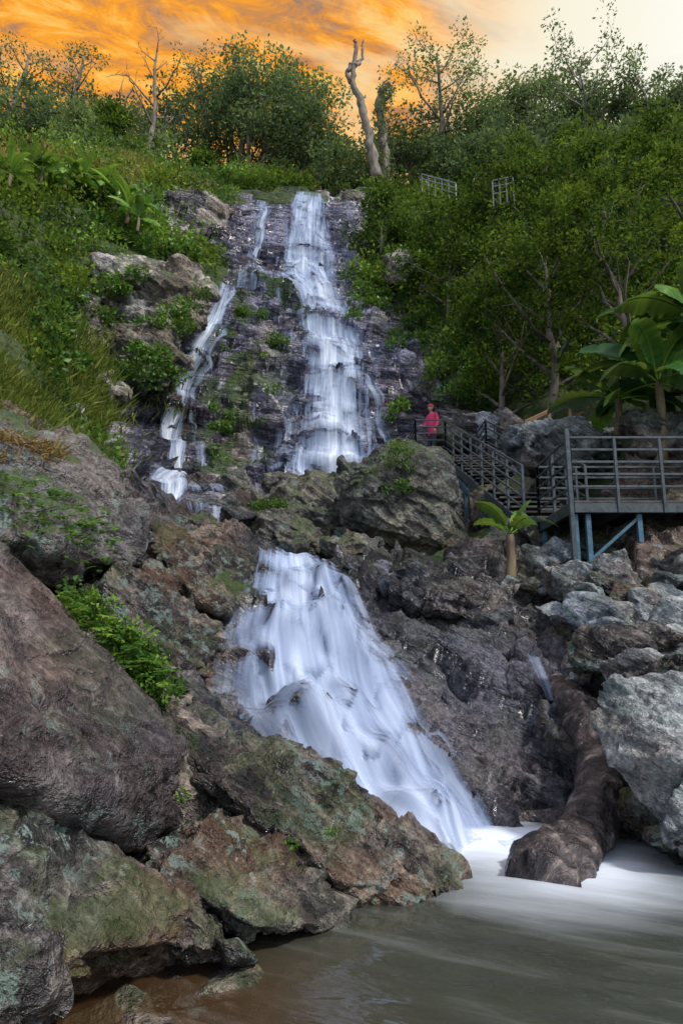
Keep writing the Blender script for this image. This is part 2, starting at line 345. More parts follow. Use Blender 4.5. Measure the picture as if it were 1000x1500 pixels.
sheet('left_top_stream',[(370,402,295,.7),(366,392,340,.72),(356,390,398,.82)],.28,.78,wm[1],uf,nt=80,ns=24,wob=3,prot=.3)
sheet('shelf_stream',[(350,395,388,.6),(330,460,404,.78),(318,480,420,.55)],.24,.76,wm[2],uf,nt=40,ns=60,prot=.5)
sheet('left_stream',[(315,348,415,.65),(298,330,470,.84),(268,302,520,.86),(250,282,560,.82),(242,272,610,.84),(236,268,660,.86),(228,268,700,.9),(220,272,745,.9)],.32,.84,wm[0],uf,nt=260,ns=34,wob=2.5,prot=.35,blur=13)
sheet('left_branch',[(325,350,430,.6),(310,335,480,.7),(290,318,530,.65),(268,300,575,.65),(262,300,620,.6),(270,310,665,.6),(280,315,715,.6)],.25,.78,wm[2],uf,nt=200,ns=30,wob=5,prot=.5)
sheet('right_veil',[(490,545,540,.5),(520,575,600,.62),(515,590,660,.6),(510,600,695,.6)],.24,.78,wm[1],uf,nt=110,ns=46,wob=4,prot=.6)
sheet('left_veil',[(385,430,410,.55),(395,440,470,.55),(398,445,540,.5),(395,440,600,.55),(385,440,700,.65)],.2,.74,wm[2],uf,nt=160,ns=40,wob=5,prot=.7)
for i,(a,b,v0,v1) in enumerate([(282,300,640,705),(548,568,550,625),(630,655,540,600),(360,380,560,690)]):
    sheet('trickle_%d'%i,[(a,b,v0,.5),((a+b)/2-10,(a+b)/2+9,v0*.6+v1*.4,.62),((a+b)/2-7,(a+b)/2+10,v0*.3+v1*.7,.55),(a-8,b+2,v1,.6)],.22,.75,wm[i%3],uf,nt=90,ns=16,wob=3,prot=.7)
sheet('base_stream',[(190,330,722,.62),(195,360,745,.66),(225,380,770,.5)],.22,.66,wm[1],uf,nt=40,ns=50,prot=1.5)
lf=empty('waterfall')
low=[(378,440,804,.75),(375,478,828,.86),(362,500,860,.88),(335,535,905,.85),(316,570,960,.83),(312,605,1020,.82),(335,652,1085,.80),(400,698,1150,.80),(470,735,1205,.90),(510,775,1248,1.05)]
for i in range(3):
    sheet('lower_drop_%d'%i,low,.05+.055*i,.88-.08*i,wm[i],lf,nt=260,ns=150,blur=13,edgep=.8,sbulge=.04,prot=3.0)
sheet('lower_top_flow',[(470,560,845,.55),(455,540,862,.6),(440,520,880,.6)],.08,.65,wm[2],lf,nt=40,ns=50)
sheet('side_trickle',[(530,580,828,.5),(540,595,862,.6),(560,620,895,.4)],.2,.75,wm[0],lf,nt=50,ns=40)
sheet('right_gully_stream',[(750,800,985,.6),(785,822,1020,.7),(800,830,1060,.5)],.12,.85,wm[0],lf,nt=50,ns=30)
# ---------------------------------------------------------------- pool
px=np.linspace(-9,14,300); py=np.concatenate([np.linspace(-12,2,40)[:-1],np.linspace(2,8.2,220)])
X,Y=np.meshgrid(px,py); p=np.c_[X.ravel(),Y.ravel(),np.zeros(X.size)]
zw=.012*fbm(p*np.array([1.2,2.,1]),3,31)+.02*fbm(p*1.5,3,32)*sst(3.2,0.4,np.hypot(p[:,0]-1.2,p[:,1]-6.1))
pw=p.copy(); pw[:,2]=zw
def segd(p,a,b):
    a=np.array(a);b=np.array(b); t=np.clip(((p[:,:2]-a)@(b-a))/((b-a)@(b-a)),0,1); return np.linalg.norm(p[:,:2]-a-t[:,None]*(b-a),axis=1),t
w0=fbm(p*1.1,3,41)*.2
d1,t1=segd(p,(.3,6.5),(1.5,6.3)); d2,t2=segd(p,(1.0,6.3),(1.8,5.5)); d3,t3=segd(p,(1.1,6.0),(4.4,4.5))
def sf(d,r): return np.clip(1-d/r,0,1)**1.5
foam=np.maximum.reduce([sf(d1+w0,1.15)*1.15,sf(d2+w0,1.35)*1.15,sf(d3+w0,1.35)*(.66-.40*t3)])
shal=np.exp(-np.hypot((p[:,0]+1.0)/.8,(p[:,1]-3.4)/.75)**2)
m=N('pool_water'); o=m.obj()
sn=m.noise(m.mapping(o,rot=(0,0,-.45),sc=(.5,3.2,1)),1.5,4,.6,.4)
fo=m.mapr(m.math('ADD',m.attr('foam'),m.math('MULTIPLY',m.math('SUBTRACT',sn,.5),.34)),.02,.98)
col=m.mix(sn,(.024,.030,.024),(.070,.076,.058))
col=m.mix(m.attr('shallow'),col,(.11,.055,.02)); col=m.mix(fo,col,(.74,.81,.90))
rg=m.mapr(fo,0,.6,.06,.55)
bp=m.n('ShaderNodeBump'); m.set(bp,'Height',m.noise(m.mapping(o,rot=(0,0,-.4),sc=(1,2.5,1)),2.2,3,.5,.4)); m.set(bp,'Strength',.2); m.set(bp,'Distance',.07)
pr=m.n('ShaderNodeBsdfPrincipled'); m.set(pr,'Base Color',col); m.set(pr,'Roughness',rg); m.set(pr,'Normal',bp.outputs[0]); pr.inputs['IOR'].default_value=1.48
m.set(pr,'Alpha',m.math('ADD',m.mapr(m.attr('shallow'),0,1,.97,.35),fo,True))
m.t.links.new(pr.outputs[0],m.out.inputs[0])
ny,nx=X.shape; I=np.arange(nx*ny).reshape(ny,nx)
F=np.stack([I[:-1,:-1].ravel(),I[:-1,1:].ravel(),I[1:,1:].ravel(),I[1:,:-1].ravel()],-1)
mk('pool_water',pw,F,[m.m],attrs={'foam':foam,'shallow':shal})
# ---------------------------------------------------------------- boulders
ICO={}
def ico(s):
    if s not in ICO:
        b=bmesh.new(); bmesh.ops.create_icosphere(b,subdivisions=s,radius=1)
        ICO[s]=(np.array([v.co[:] for v in b.verts]),np.array([[v.index for v in f.verts] for f in b.faces])); b.free()
    return ICO[s]
def hull_rock(name,pts,mat,seed=0,sub=6,pw=40,amp=.08,n=(.5,.1,.85),L=.5,parent=None,fine=1.,mossb=0.,fc=1.):
    pts=np.asarray(pts,float)
    b=bmesh.new(); vs=[b.verts.new(q) for q in pts]; r=bmesh.ops.convex_hull(b,input=vs)
    c=(pts.max(0)+pts.min(0))/2*.4+pts.mean(0)*.6; ext=(pts.max(0)-pts.min(0))/2
    b.normal_update(); pl=[]
    for f in b.faces:
        if f.calc_area()<1e-7: continue
        nn=np.array(f.normal[:]); h=nn@(np.array(f.verts[0].co[:])-c)
        if h<0: nn=-nn; h=-h
        pl.append((*nn,max(h,.02)))
    b.free(); pl=np.array(pl)
    dirs,F=ico(sub); dirs=dirs*ext; dirs/=np.linalg.norm(dirs,axis=1)[:,None]
    q=np.maximum(dirs@pl[:,:3].T,0)/pl[:,3]; mx=q.max(1); r=1/(mx*((q/mx[:,None])**pw).sum(1)**(1/pw))
    V=c+dirs*r[:,None]
    sc_=1. if ext.mean()>.5 else 1.8
    at=maskattrs(V+seed,sc_); at['a4']=at['a4']+mossb
    ob=mk(name,V,F,[mat],parent=parent,attrs=at); me=ob.data
    nr=np.empty(len(V)*3,np.float32); me.vertices.foreach_get('normal',nr); nr=nr.reshape(-1,3)
    S=max(ext.mean(),.3); Rf=frame(n,(.4,-.5,-.3))
    d=amp*(1.0*strata(V,n,L,.8,seed,.9)+.8*fbm(V*(1.1/S),3,seed+1)+.34*fbm(V*(4/S),4,seed+2)*fine)
    if sub>=5:
        d+=amp*fc*.95*facet(V,(L*1.8,L*1.4,L*.8),seed+300,Rf)
        if sub>=6: d+=amp*fc*.45*facet(V,(L*.6,L*.5,L*.25),seed+400,Rf)
    V=V+nr*d[:,None]; me.vertices.foreach_set('co',V.astype(np.float32).ravel()); me.update(); return ob
def orock(name,outl,dd,front,back,mat,shr=.6,**k):
    o=[(q[0],q[1],q[2] if len(q)>2 else dd) for q in outl]
    pts=[P(*q) for q in o]; cu=np.mean([q[0] for q in o]); cv=np.mean([q[1] for q in o])
    f=[P(cu+(q[0]-cu)*shr,cv+(q[1]-cv)*shr,q[2]-front) for q in o]; bk=[P(cu+(q[0]-cu)*.8,cv+(q[1]-cv)*.8,q[2]+back) for q in o]
    return hull_rock(name,pts+f+bk,mat,**k)
r_brown=rock_mat('rock_brown',(.024,.017,.018),(.072,.053,.052),(.18,.145,.135),lich=.40,rust=.25,moss=.18,rough=.36,strat=.3,crk=.4)
r_mossy=rock_mat('rock_mossy',(.022,.019,.019),(.072,.060,.056),(.19,.165,.15),lich=.70,rust=.30,moss=.85,rough=.42,strat=.4,crk=.4)
r_lich=rock_mat('rock_lichen',(.022,.020,.018),(.082,.074,.062),(.27,.245,.20),lich=1.,rust=.45,moss=.45,rough=.44,strat=.5,sc=1.25,crk=.4)
r_tan=rock_mat('rock_tan',(.019,.015,.015),(.074,.059,.052),(.25,.205,.165),lich=.55,rust=.50,moss=.32,rough=.32,strat=.7,sc=1.15,crk=.5)
r_wet=rock_mat('rock_wet',(.014,.015,.020),(.048,.050,.060),(.17,.17,.18),lich=.1,rust=.25,moss=.15,rough=.24,strat=.8,sc=1.1,crk=.5)
r_grey=rock_mat('rock_grey',(.055,.068,.078),(.15,.170,.182),(.38,.40,.40),lich=.45,rust=.35,moss=.15,rough=.44,strat=.6,sc=1.15,crk=.4)
r_mid=rock_mat('rock_dark_tan',(.024,.025,.024),(.085,.080,.068),(.23,.21,.165),lich=.4,rust=.35,moss=.65,rough=.44,strat=.4,sc=.8)
r_pale=rock_mat('rock_pale',(.2,.19,.19),(.36,.35,.35),(.6,.58,.58),lich=.1,rust=.15,moss=.05,rough=.6,strat=.6)
r_out=rock_mat('rock_outcrop',(.06,.052,.048),(.21,.18,.155),(.52,.46,.39),lich=.3,rust=.35,moss=.9,rough=.6,strat=.8,sc=.6)
orock('boulder',[(-160,700,4.6),(0,800,4.9),(60,850,5.0),(170,962,5.05),(235,1045,5.0),(278,1112,4.9),(262,1185,4.6),(212,1262,4.3),(80,1215,3.8),(0,1150,3.6),(-160,1100,3.3)],4.6,.35,1.2,r_brown,shr=.75,seed=1,sub=7,pw=60,amp=.065,L=.75,fc=1.)
orock('boulder',[(205,1010,5.7),(290,1010,6.1),(440,1142,6.0),(480,1148,5.9),(560,1195,5.7),(640,1260,5.35),(690,1312,5.0),(650,1330,4.85),(540,1352,4.7),(400,1240,4.8),(290,1150,5.0),(230,1080,5.3)],5.2,.12,.7,r_tan,shr=.7,seed=2,sub=7,pw=60,amp=.10,L=.42,n=(.55,.2,.8))
orock('boulder',[(205,1275,4.2),(262,1180,4.6),(370,1190,4.9),(430,1262,4.8),(510,1365,4.35),(470,1392,4.2),(360,1396,4.1),(270,1330,4.1)],4.4,.2,.6,r_lich,shr=.65,seed=3,sub=7,pw=50,amp=.08,L=.35)
orock('boulder',[(-120,1080,3.7),(0,1140,3.8),(80,1205,3.95),(160,1250,4.0),(262,1315,4.0),(300,1350,3.95),(250,1425,3.75),(130,1475,3.5),(0,1520,3.2),(-140,1560,2.9)],3.6,.25,.9,r_lich,shr=.72,seed=4,sub=7,pw=50,amp=.09,L=.5)
orock('boulder',[(-120,1150,3.3),(0,1150,3.4),(50,1240,3.35),(95,1480,3.1),(0,1560,2.9),(-120,1600,2.7)],3.2,.2,.5,r_tan,shr=.6,seed=14,sub=7,pw=40,amp=.06,L=.4)
orock('boulder',[(242,1340),(275,1318),(312,1345),(328,1400),(290,1418),(245,1412)],3.85,.12,.3,r_tan,seed=5,sub=6,amp=.03,L=.2)
orock('boulder',[(310,1370),(350,1372),(378,1408),(330,1418)],3.8,.1,.3,r_tan,seed=6,sub=5,amp=.02,L=.2)
orock('boulder',[(-160,545,6.6),(0,600,7.6),(110,645,8.0),(180,692,8.1),(215,765,8.0),(214,832,7.8),(130,842,7.4),(60,852,6.9),(0,805,6.4),(-160,780,5.6)],7.3,.3,1.6,r_mossy,shr=.6,seed=7,sub=7,pw=60,amp=.11,L=.6,mossb=.05)
orock('boulder',[(120,850,7.2),(225,835,8.0),(330,915,7.9),(318,1000,7.4),(250,990,6.9),(170,930,6.8)],7.4,.15,.8,r_tan,shr=.75,seed=61,sub=6,pw=60,amp=.11,L=.4,n=(.6,.1,.8))
orock('boulder',[(215,760,9.6),(300,790,10.2),(372,820,10.0),(360,870,9.4),(320,905,8.7),(235,850,8.6)],9.4,.1,.8,r_tan,shr=.75,seed=62,sub=6,pw=60,amp=.12,L=.4,n=(.6,.1,.8))
orock('boulder',[(260,985,6.6),(320,1005,7.0),(340,1070,6.6),(430,1130,6.3),(470,1180,6.0),(340,1120,5.8)],6.4,.1,.6,r_wet,shr=.75,seed=63,sub=6,pw=60,amp=.08,L=.3)
orock('boulder',[(125,430),(135,385),(200,372),(270,385),(318,425),(300,470),(255,500),(180,490)],24,.5,2.,r_out,seed=64,sub=6,pw=50,amp=.25,L=1.1,n=(.3,-.2,1.))
orock('boulder',[(160,470),(250,480),(275,530),(240,575),(150,560)],22.5,.5,1.8,r_out,seed=65,sub=6,pw=50,amp=.22,L=1.,n=(.3,-.2,1.))
orock('boulder',[(75,570),(120,545),(190,575),(165,620),(100,620)],19,.4,1.5,r_out,seed=66,sub=6,pw=50,amp=.2,L=.8)
orock('boulder',[(225,320),(235,285),(300,285),(345,305),(330,340),(260,345)],34,.5,2.,r_out,seed=67,sub=5,pw=50,amp=.3,L=1.)
orock('boulder',[(485,300),(500,285),(545,280),(555,300),(520,315)],38,.5,2.,r_out,seed=68,sub=5,pw=50,amp=.25,L=1.)
orock('boulder',[(555,395),(565,375),(600,375),(615,395),(600,430),(565,425)],31.5,.5,1.5,r_out,seed=69,sub=5,pw=50,amp=.25,L=1.)
for i,(u,v) in enumerate([(180,1470),(240,1455),(290,1440),(210,1495),(150,1500),(265,1480),(320,1435),(345,1430)]):
    hp=P(u,v,1.); k=CZ/(CZ-hp[2]); q=np.array([hp[0]*k,k,-.06-.02*(i%3)]); rr=np.random.default_rng(i)
    hull_rock('boulder',q+rr.normal(size=(16,3))*[.14,.12,.04],r_tan,seed=50+i,sub=4,amp=.02,L=.2)
orock('boulder',[(492,740),(515,695),(545,662),(600,640),(650,655),(678,695),(692,760),(690,832),(600,820),(520,805),(488,790)],14.3,.9,1.2,r_mid,shr=.6,seed=8,sub=7,pw=40,amp=.13,L=1.,fc=.8)
orock('boulder',[(380,745),(405,715),(462,686),(505,705),(520,760),(500,800),(400,790)],15.2,.6,.9,r_mid,seed=9,sub=6,amp=.12,L=.8)
orock('boulder',[(362,790),(370,750),(395,740),(455,765),(468,800),(455,818),(400,815)],13.6,.5,.7,r_mid,seed=10,sub=6,amp=.10,L=.6)
orock('boulder',[(470,790),(520,778),(560,795),(560,820),(480,820)],13.2,.4,.5,r_mid,seed=11,sub=5,amp=.08,L=.4)
orock('boulder',[(480,700),(500,675),(540,672),(560,720),(540,780),(490,780)],15,.4,.6,r_mid,seed=12,sub=6,amp=.12,L=.6)
orock('boulder',[(684,640),(705,605),(730,606),(748,630),(735,650),(700,655)],21,.5,.6,r_pale,seed=13,sub=5,amp=.1,L=.6)
orock('boulder',[(735,650),(760,622),(850,612),(905,625),(915,665),(880,705),(760,700)],14.8,.8,1.2,r_grey,seed=15,sub=6,amp=.12,L=.7)
orock('boulder',[(905,610),(960,595),(1030,600),(1040,680),(930,680)],13.2,.8,1.,r_mid,seed=16,sub=6,amp=.12,L=.7)
orock('boulder',[(240,760),(300,752),(330,775),(290,790),(235,785)],12.5,.4,.6,r_mid,seed=17,sub=5,amp=.08,L=.4)
orock('boulder',[(320,770),(345,762),(365,780),(360,800),(325,795)],13.0,.3,.5,r_wet,seed=18,sub=5,amp=.06,L=.4)
orock('boulder',[(500,825,10.4),(560,808,10.9),(660,822,10.9),(720,860,10.4),(790,925,9.5),(815,960,9.1),(740,935,9.2),(620,880,9.6),(520,850,10.0)],9.9,.12,.9,r_wet,shr=.7,seed=71,sub=7,pw=60,amp=.12,L=.5,n=(.55,.1,.8))
RB=[(868,915,8.6,.46,.34,r_grey),(915,962,7.8,.62,.32,r_tan),(835,855,9.8,.42,.30,r_grey),(780,835,11.2,.40,.32,r_grey),(840,890,9.2,.25,.25,r_grey),(905,850,9.6,.40,.34,r_grey),(945,900,8.8,.46,.26,r_grey),
(985,840,9.4,.42,.36,r_grey),(975,1110,5.9,.50,.62,r_grey),(930,1005,7.2,.42,.28,r_grey),(985,1005,6.7,.45,.24,r_tan),(990,1240,5.6,.32,.16,r_tan),(1010,930,8.2,.5,.4,r_grey),(805,905,9.4,.22,.25,r_grey),
(760,880,10.4,.25,.2,r_mid),(860,800,11.6,.4,.3,r_mid),(800,790,12.6,.55,.42,r_mid),(735,800,13.2,.5,.4,r_mid),(700,840,12.2,.4,.35,r_mid),(920,790,11.8,.5,.3,r_grey),(980,780,11.3,.5,.35,r_mid),
(1060,1050,6.3,.6,.6,r_grey),(1080,1200,5.6,.7,.6,r_grey),(770,780,13,.3,.25,r_grey),(940,1190,6.2,.28,.26,r_mid),(905,885,9.0,.25,.2,r_tan),(870,860,9.5,.2,.16,r_tan),(1050,860,9,.6,.5,r_grey),(960,830,10.6,.35,.25,r_grey),(755,730,14.5,.5,.35,r_mid),(710,745,15,.5,.4,r_mid),
(805,860,9.9,.22,.24,r_grey),(860,880,9.0,.26,.2,r_grey),(895,930,8.3,.3,.2,r_grey),(965,940,7.9,.34,.24,r_grey),(965,870,9.,.3,.2,r_grey),(1000,1040,6.5,.4,.22,r_grey),(830,930,8.9,.2,.16,r_mid),(940,1060,6.7,.3,.2,r_mid),(875,840,10.,.26,.2,r_grey),(810,820,11,.3,.25,r_grey),
(270,735,18,.7,.4,r_mid),(330,745,16.5,.6,.4,r_wet),(215,745,17,.7,.5,r_mid),(300,720,20,.8,.4,r_wet),(360,722,20,.8,.5,r_mid),(420,715,19.5,.7,.4,r_mid),(350,760,14,.4,.3,r_wet),(265,785,11.5,.4,.22,r_tan),(545,840,10.4,.3,.16,r_wet),(600,850,10.2,.4,.2,r_wet),(670,880,9.8,.4,.22,r_wet),(720,915,9.3,.3,.2,r_wet),(555,700,20,.8,.6,r_mid),(600,665,21,.8,.5,r_wet),(660,640,21,.8,.6,r_mid)]
for i,(u,v,d,w,h,mt) in enumerate(RB):
    rr=np.random.default_rng(100+i); q=rr.normal(size=(12,3)); q/=np.linalg.norm(q,axis=1)[:,None]
    q=q*[w,(w+h)/2*1.0,h*1.05]; a=rr.uniform(-.5,.5); q=q@np.array([[math.cos(a),0,math.sin(a)],[0,1,0],[-math.sin(a),0,math.cos(a)]])
    hull_rock('boulder',P(u,v,d)-[0,.15,-.05]+q*1.15,mt,seed=200+i,sub=6 if d<8 else 5,pw=60,amp=.022+.025*w,L=.35)
for i in range(70):
    rr=np.random.default_rng(400+i); u=rr.uniform(740,1040); v=rr.uniform(820,1010) if u>820 else rr.uniform(800,880); s=rr.uniform(.08,.22)
    c=hit(u,v)[0]
    if c[1]>14: continue
    q=rr.normal(size=(12,3)); q/=np.linalg.norm(q,axis=1)[:,None]
    hull_rock('boulder',c+[0,-.1,.1]+q*[s*1.3,s*1.1,s*.9],[r_grey,r_tan,r_mid][i%3],seed=300+i,sub=4,pw=60,amp=.03,L=.2)
# ---------------------------------------------------------------- tubes, leaves
class Geo:
    def __init__(s): s.V=[];s.F=[];s.M=[];s.A=[];s.n=0
    def add(s,V,F,mi,var):
        s.V.append(V); s.F.append(F+s.n); s.M.append(np.full(len(F),mi)); s.A.append(np.broadcast_to(var,(len(V),)).astype(float)); s.n+=len(V)
    def obj(s,name,mats,parent=None,smooth=True):
        return mk(name,np.concatenate(s.V),np.concatenate(s.F),mats,np.concatenate(s.M),{'var':np.concatenate(s.A)},smooth=smooth,parent=parent)
def tube(path,rad,sides=7,rough=0.,seed=0):
    path=np.asarray(path,float); n_=len(path); t=np.gradient(path,axis=0); t/=np.linalg.norm(t,axis=1)[:,None]+1e-9
    ref=np.array([0,1.,.1]) if abs(t[0,2])>.5 else np.array([0,0,1.])
    a=np.cross(t,ref); a/=np.linalg.norm(a,axis=1)[:,None]+1e-9; b=np.cross(t,a)
    th=np.linspace(0,2*np.pi,sides,endpoint=False); rad=np.asarray(rad)[:,None]*np.ones((1,sides))
    V=path[:,None,:]+rad[...,None]*(np.cos(th)[None,:,None]*a[:,None,:]+np.sin(th)[None,:,None]*b[:,None,:])
    if rough:
        q=V.reshape(-1,3); nv=(q-np.repeat(path,sides,0)); V=(q+nv*(rough*fbm(q*2.2,4,seed))[:,None]).reshape(V.shape)
    I=np.arange(n_*sides).reshape(n_,sides); J=np.roll(I,-1,1)
    F=np.stack([I[:-1].ravel(),J[:-1].ravel(),J[1:].ravel(),I[1:].ravel()],-1)
    V=np.concatenate([V.reshape(-1,3),path[:1],path[-1:]]); c0_=n_*sides
    cap=[]
    for s0 in range(0,sides-1,2):
        cap.append([c0_,I[0,(s0+2)%sides],I[0,s0+1],I[0,s0]]); cap.append([c0_+1,I[-1,s0],I[-1,s0+1],I[-1,(s0+2)%sides]])
    return V,np.concatenate([F,np.array(cap)])
def unit(a): return a/(np.linalg.norm(a,axis=-1,keepdims=True)+1e-9)
def leaves(c,d,L,w,r):
    n_=len(c); d=unit(d); s=unit(np.cross(d,r.normal(size=(n_,3)))); nn=np.cross(s,d)
    L=np.asarray(L)[:,None]*np.ones((n_,1)); b=c; m=c+d*L*.45; tip=c+d*L+nn*(-.12*L)
    V=np.stack([b,m+s*L*w+nn*L*.08,tip,m-s*L*w+nn*L*.08],1).reshape(-1,3)
    F=np.arange(n_*4).reshape(-1,4); return V,F
def blob(G,c,rad,n_,ls,r,mi=1,var=.5,up=.3,vv=.18):
    q=unit(r.normal(size=(n_,3))); rr=r.uniform(.25,1,size=n_)**.40
    lump=1+.32*vn(q*2.1+c*.7,5); pos=c+q*rad*(rr*lump)[:,None]
    d=q*.7+r.normal(size=(n_,3))*.6+np.array([0,0,up-.35])
    V,F=leaves(pos,d,ls*r.uniform(.6,1.35,n_),.27,r)
    vr=np.clip(var+r.normal(size=n_)*vv+.12*q[:,2],0,1); G.add(V,F,mi,np.repeat(vr,4))  # lighter tops, darker undersides: clump shading put into the leaf colour
def tree(G,base,H,spread,nl,ls,r,crown=.4,nb=11,tr=None,clr=.17,var=.5,lean=(0,0),bare=False):
    base=np.array(base,float); tr=tr or H*.022
    k=9; t=np.linspace(0,1,k); w=r.normal(size=2)*.05*H
    path=base+np.stack([lean[0]*H*t**1.3+w[0]*np.sin(t*3.1)+r.normal(size=k)*.008*H,lean[1]*H*t+w[1]*np.sin(t*2.6)+r.normal(size=k)*.008*H,H*.93*t-.3],-1)
    V,F=tube(path,tr*(1-.8*t)+.01,7); G.add(V,F,0,.5)
    ends=[]
    for i in range(nb):
        s=crown+(1-crown)*(i+.5)/nb; p0=np.array([np.interp(s,t,path[:,a]) for a in range(3)])
        a=i*2.4+r.uniform(-.5,.5); ln=spread*(1-.55*((s-crown)/(1-crown))**1.5)*r.uniform(.6,1.1)
        el=r.uniform(.25,.8)+.5*(s-crown); dr=np.array([math.cos(a)*math.cos(el),math.sin(a)*math.cos(el),math.sin(el)])
        m_=5; tt=np.linspace(0,1,m_); pb=p0+dr*ln*tt[:,None]+np.array([0,0,1])*(.15*ln*tt[:,None]**2)+r.normal(size=(m_,3))*.04*ln*tt[:,None]
        rb=tr*(1-.8*s)*.6
        V,F=tube(pb,rb*(1-.8*tt)+.008,5); G.add(V,F,0,.5); ends.append(pb[-1])
        for j in range(3):
            q0=pb[2+j%3]; d2=unit(dr+r.normal(size=3)*.75); l2=ln*r.uniform(.3,.55); pc=q0+d2*l2*np.linspace(0,1,4)[:,None]+r.normal(size=(4,3))*.03*ln
            V,F=tube(pc,[rb*.45,rb*.35,rb*.22,.006],4); G.add(V,F,0,.5); ends.append(pc[-1])
            if bare:
                for _ in range(3):
                    pe=pc[-2]+unit(d2+r.normal(size=3)*.7)*l2*.6*np.linspace(0,1,3)[:,None]
                    V,F=tube(pe,[rb*.22,rb*.15,.004],4); G.add(V,F,0,.5)
    ends.append(path[-1]); 
    if nl:
        per=max(int(nl/len(ends)),3)
        for e in ends:
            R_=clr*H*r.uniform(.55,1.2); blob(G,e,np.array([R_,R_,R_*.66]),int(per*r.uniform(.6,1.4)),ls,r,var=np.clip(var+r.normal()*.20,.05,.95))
bark=simple_mat('bark',(.05,.04,.03),(.20,.17,.13),5,.85,(1,1,.3)); bark_pale=simple_mat('bark_pale',(.08,.065,.05),(.26,.22,.18),5,.85,(1,1,.3))
lf_far=leaf_mat('leaf_far',(.055,.090,.055),(.12,.175,.085),(.24,.31,.12))  # paler leaf colours, distance haze painted in
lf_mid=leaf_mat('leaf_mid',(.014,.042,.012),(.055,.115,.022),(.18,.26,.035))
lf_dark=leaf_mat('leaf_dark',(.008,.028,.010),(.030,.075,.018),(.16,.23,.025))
lf_bright=leaf_mat('leaf_bright',(.03,.085,.012),(.075,.19,.025),(.22,.35,.035),glossy=True)
gr_mat=leaf_mat('grass_blade',(.06,.10,.02),(.16,.19,.04),(.38,.32,.10),.25)
gr_dry=leaf_mat('grass_dry',(.12,.06,.02),(.28,.16,.06),(.40,.30,.14),.2)
G=Geo(); G2=Geo(); G3=Geo(); cnt=0
r=np.random.default_rng(5)
pts=np.c_[r.uniform(-27,27,5200),11+35*r.uniform(0,1,5200)**1.0]
p3=np.c_[pts,bz(pts[:,0],pts[:,1])]; u,v=proj(p3); rkm,_,_=masks(p3)
onrock=inpoly(u,v,ROCKP); cell=vn(p3*.22,91); cell2=vn(p3*.5,92)
GRASS=[[(-50,190),(130,195),(260,235),(330,280),(200,262),(60,245),(-50,250)],[(-50,410),(50,430),(60,500),(-50,540)]]
for i in range(len(p3)):
    if u[i]<-200 or u[i]>1200 or v[i]<120 or v[i]>760: continue
    if rkm[i]>.5 or onrock[i] or (v[i]>690) : continue
    if 640<u[i]<1000 and v[i]>600 and p3[i,1]<21: continue
    if p3[i,1]<14 and abs(p3[i,0])<8 and p3[i,0]>0: continue
    if inpoly(u[i:i+1],v[i:i+1],GRASS[0])[0] or inpoly(u[i:i+1],v[i:i+1],GRASS[1])[0]:
        if r.uniform()<.85: continue
    dist=p3[i,1]; R_=r.uniform(.30,.80)*(.6+dist*.018)*(1.25 if u[i]>620 else 1.)
    if r.uniform()<.14: R_*=1.7
    var=np.clip(.48+.6*cell2[i]+r.normal()*.12,.05,.95)
    ls=.09+dist*.0042
    tgt=(G2 if cell[i]>.2 else (G3 if cell[i]<-.1 else G)) if (u[i]<420 or cell2[i]>.3) else G
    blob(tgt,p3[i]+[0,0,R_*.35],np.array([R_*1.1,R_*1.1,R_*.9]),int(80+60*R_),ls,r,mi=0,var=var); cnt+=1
G.obj('hillside_shrubs',[lf_mid]); G2.obj('hillside_shrubs',[lf_bright]); G3.obj('hillside_shrubs',[lf_dark])
def grass(G,c,n_,h,rad,r,var=.5,droop=.5):
    a=r.normal(size=(n_,3))*[rad,rad,0]; pos=c+a; pos[:,2]=bz(pos[:,0],pos[:,1])+.05 if rad>.3 else c[2]+0*pos[:,2]
    d=np.c_[r.normal(size=(n_,2))*droop,np.ones(n_)]; V,F=leaves(pos,d,h*r.uniform(.5,1.2,n_),.05,r); G.add(V,F,0,np.repeat(np.clip(var+r.normal(size=n_)*.2,0,1),4))
G=Geo()
for poly,nn_,h,vb in ((GRASS[0],520,.6,.85),(GRASS[1],200,.40,.35)):
    k=0; pu=np.array(poly)
    while k<nn_:
        uu=r.uniform(pu[:,0].min(),pu[:,0].max()); vv=r.uniform(pu[:,1].min(),pu[:,1].max()); k+=1
        if not inpoly(np.array([uu]),np.array([vv]),poly)[0]: continue
        c=hit(uu,vv)[0]; grass(G,c+[0,-.3,.15],110,h,.7,r,vb+.2*r.normal())
for uu,vv in zip(r.uniform(-20,165,90),r.uniform(560,650,90)):
    c=hit(uu,vv)[0]; grass(G,c,80,.5,.35,r,.3,.8)
for uu,vv in zip(r.uniform(120,250,40),r.uniform(500,560,40)):
    c=hit(uu,vv)[0]; grass(G,c,60,.6,.35,r,.3,.8)
G.obj('grass',[gr_mat])
G=Geo()
for (u0,u1,v0,v1,nn_,R_,ls) in [(215,265,450,485,6,.45,.16),(150,215,390,425,7,.45,.16),(60,130,450,560,12,.5,.17),(305,345,290,320,7,.6,.18),(390,440,505,520,3,.35,.14),(350,390,460,480,4,.3,.14),(510,570,400,480,18,.55,.18),(245,305,360,390,10,.5,.18),(575,620,480,520,6,.4,.17),(640,720,500,600,24,.6,.15),(180,250,510,555,8,.45,.15),(560,640,330,400,22,.8,.2),(310,400,520,690,6,.25,.11),(305,350,620,660,4,.3,.12),(560,600,590,640,4,.3,.12)]:
    for _ in range(nn_):
        c=hit(r.uniform(u0,u1),r.uniform(v0,v1))[0]; blob(G,c+[0,-.4,.25],np.array([R_,R_,R_*.6])*r.uniform(.6,1.2),130,ls,r,mi=0,var=.35+r.normal()*.15)
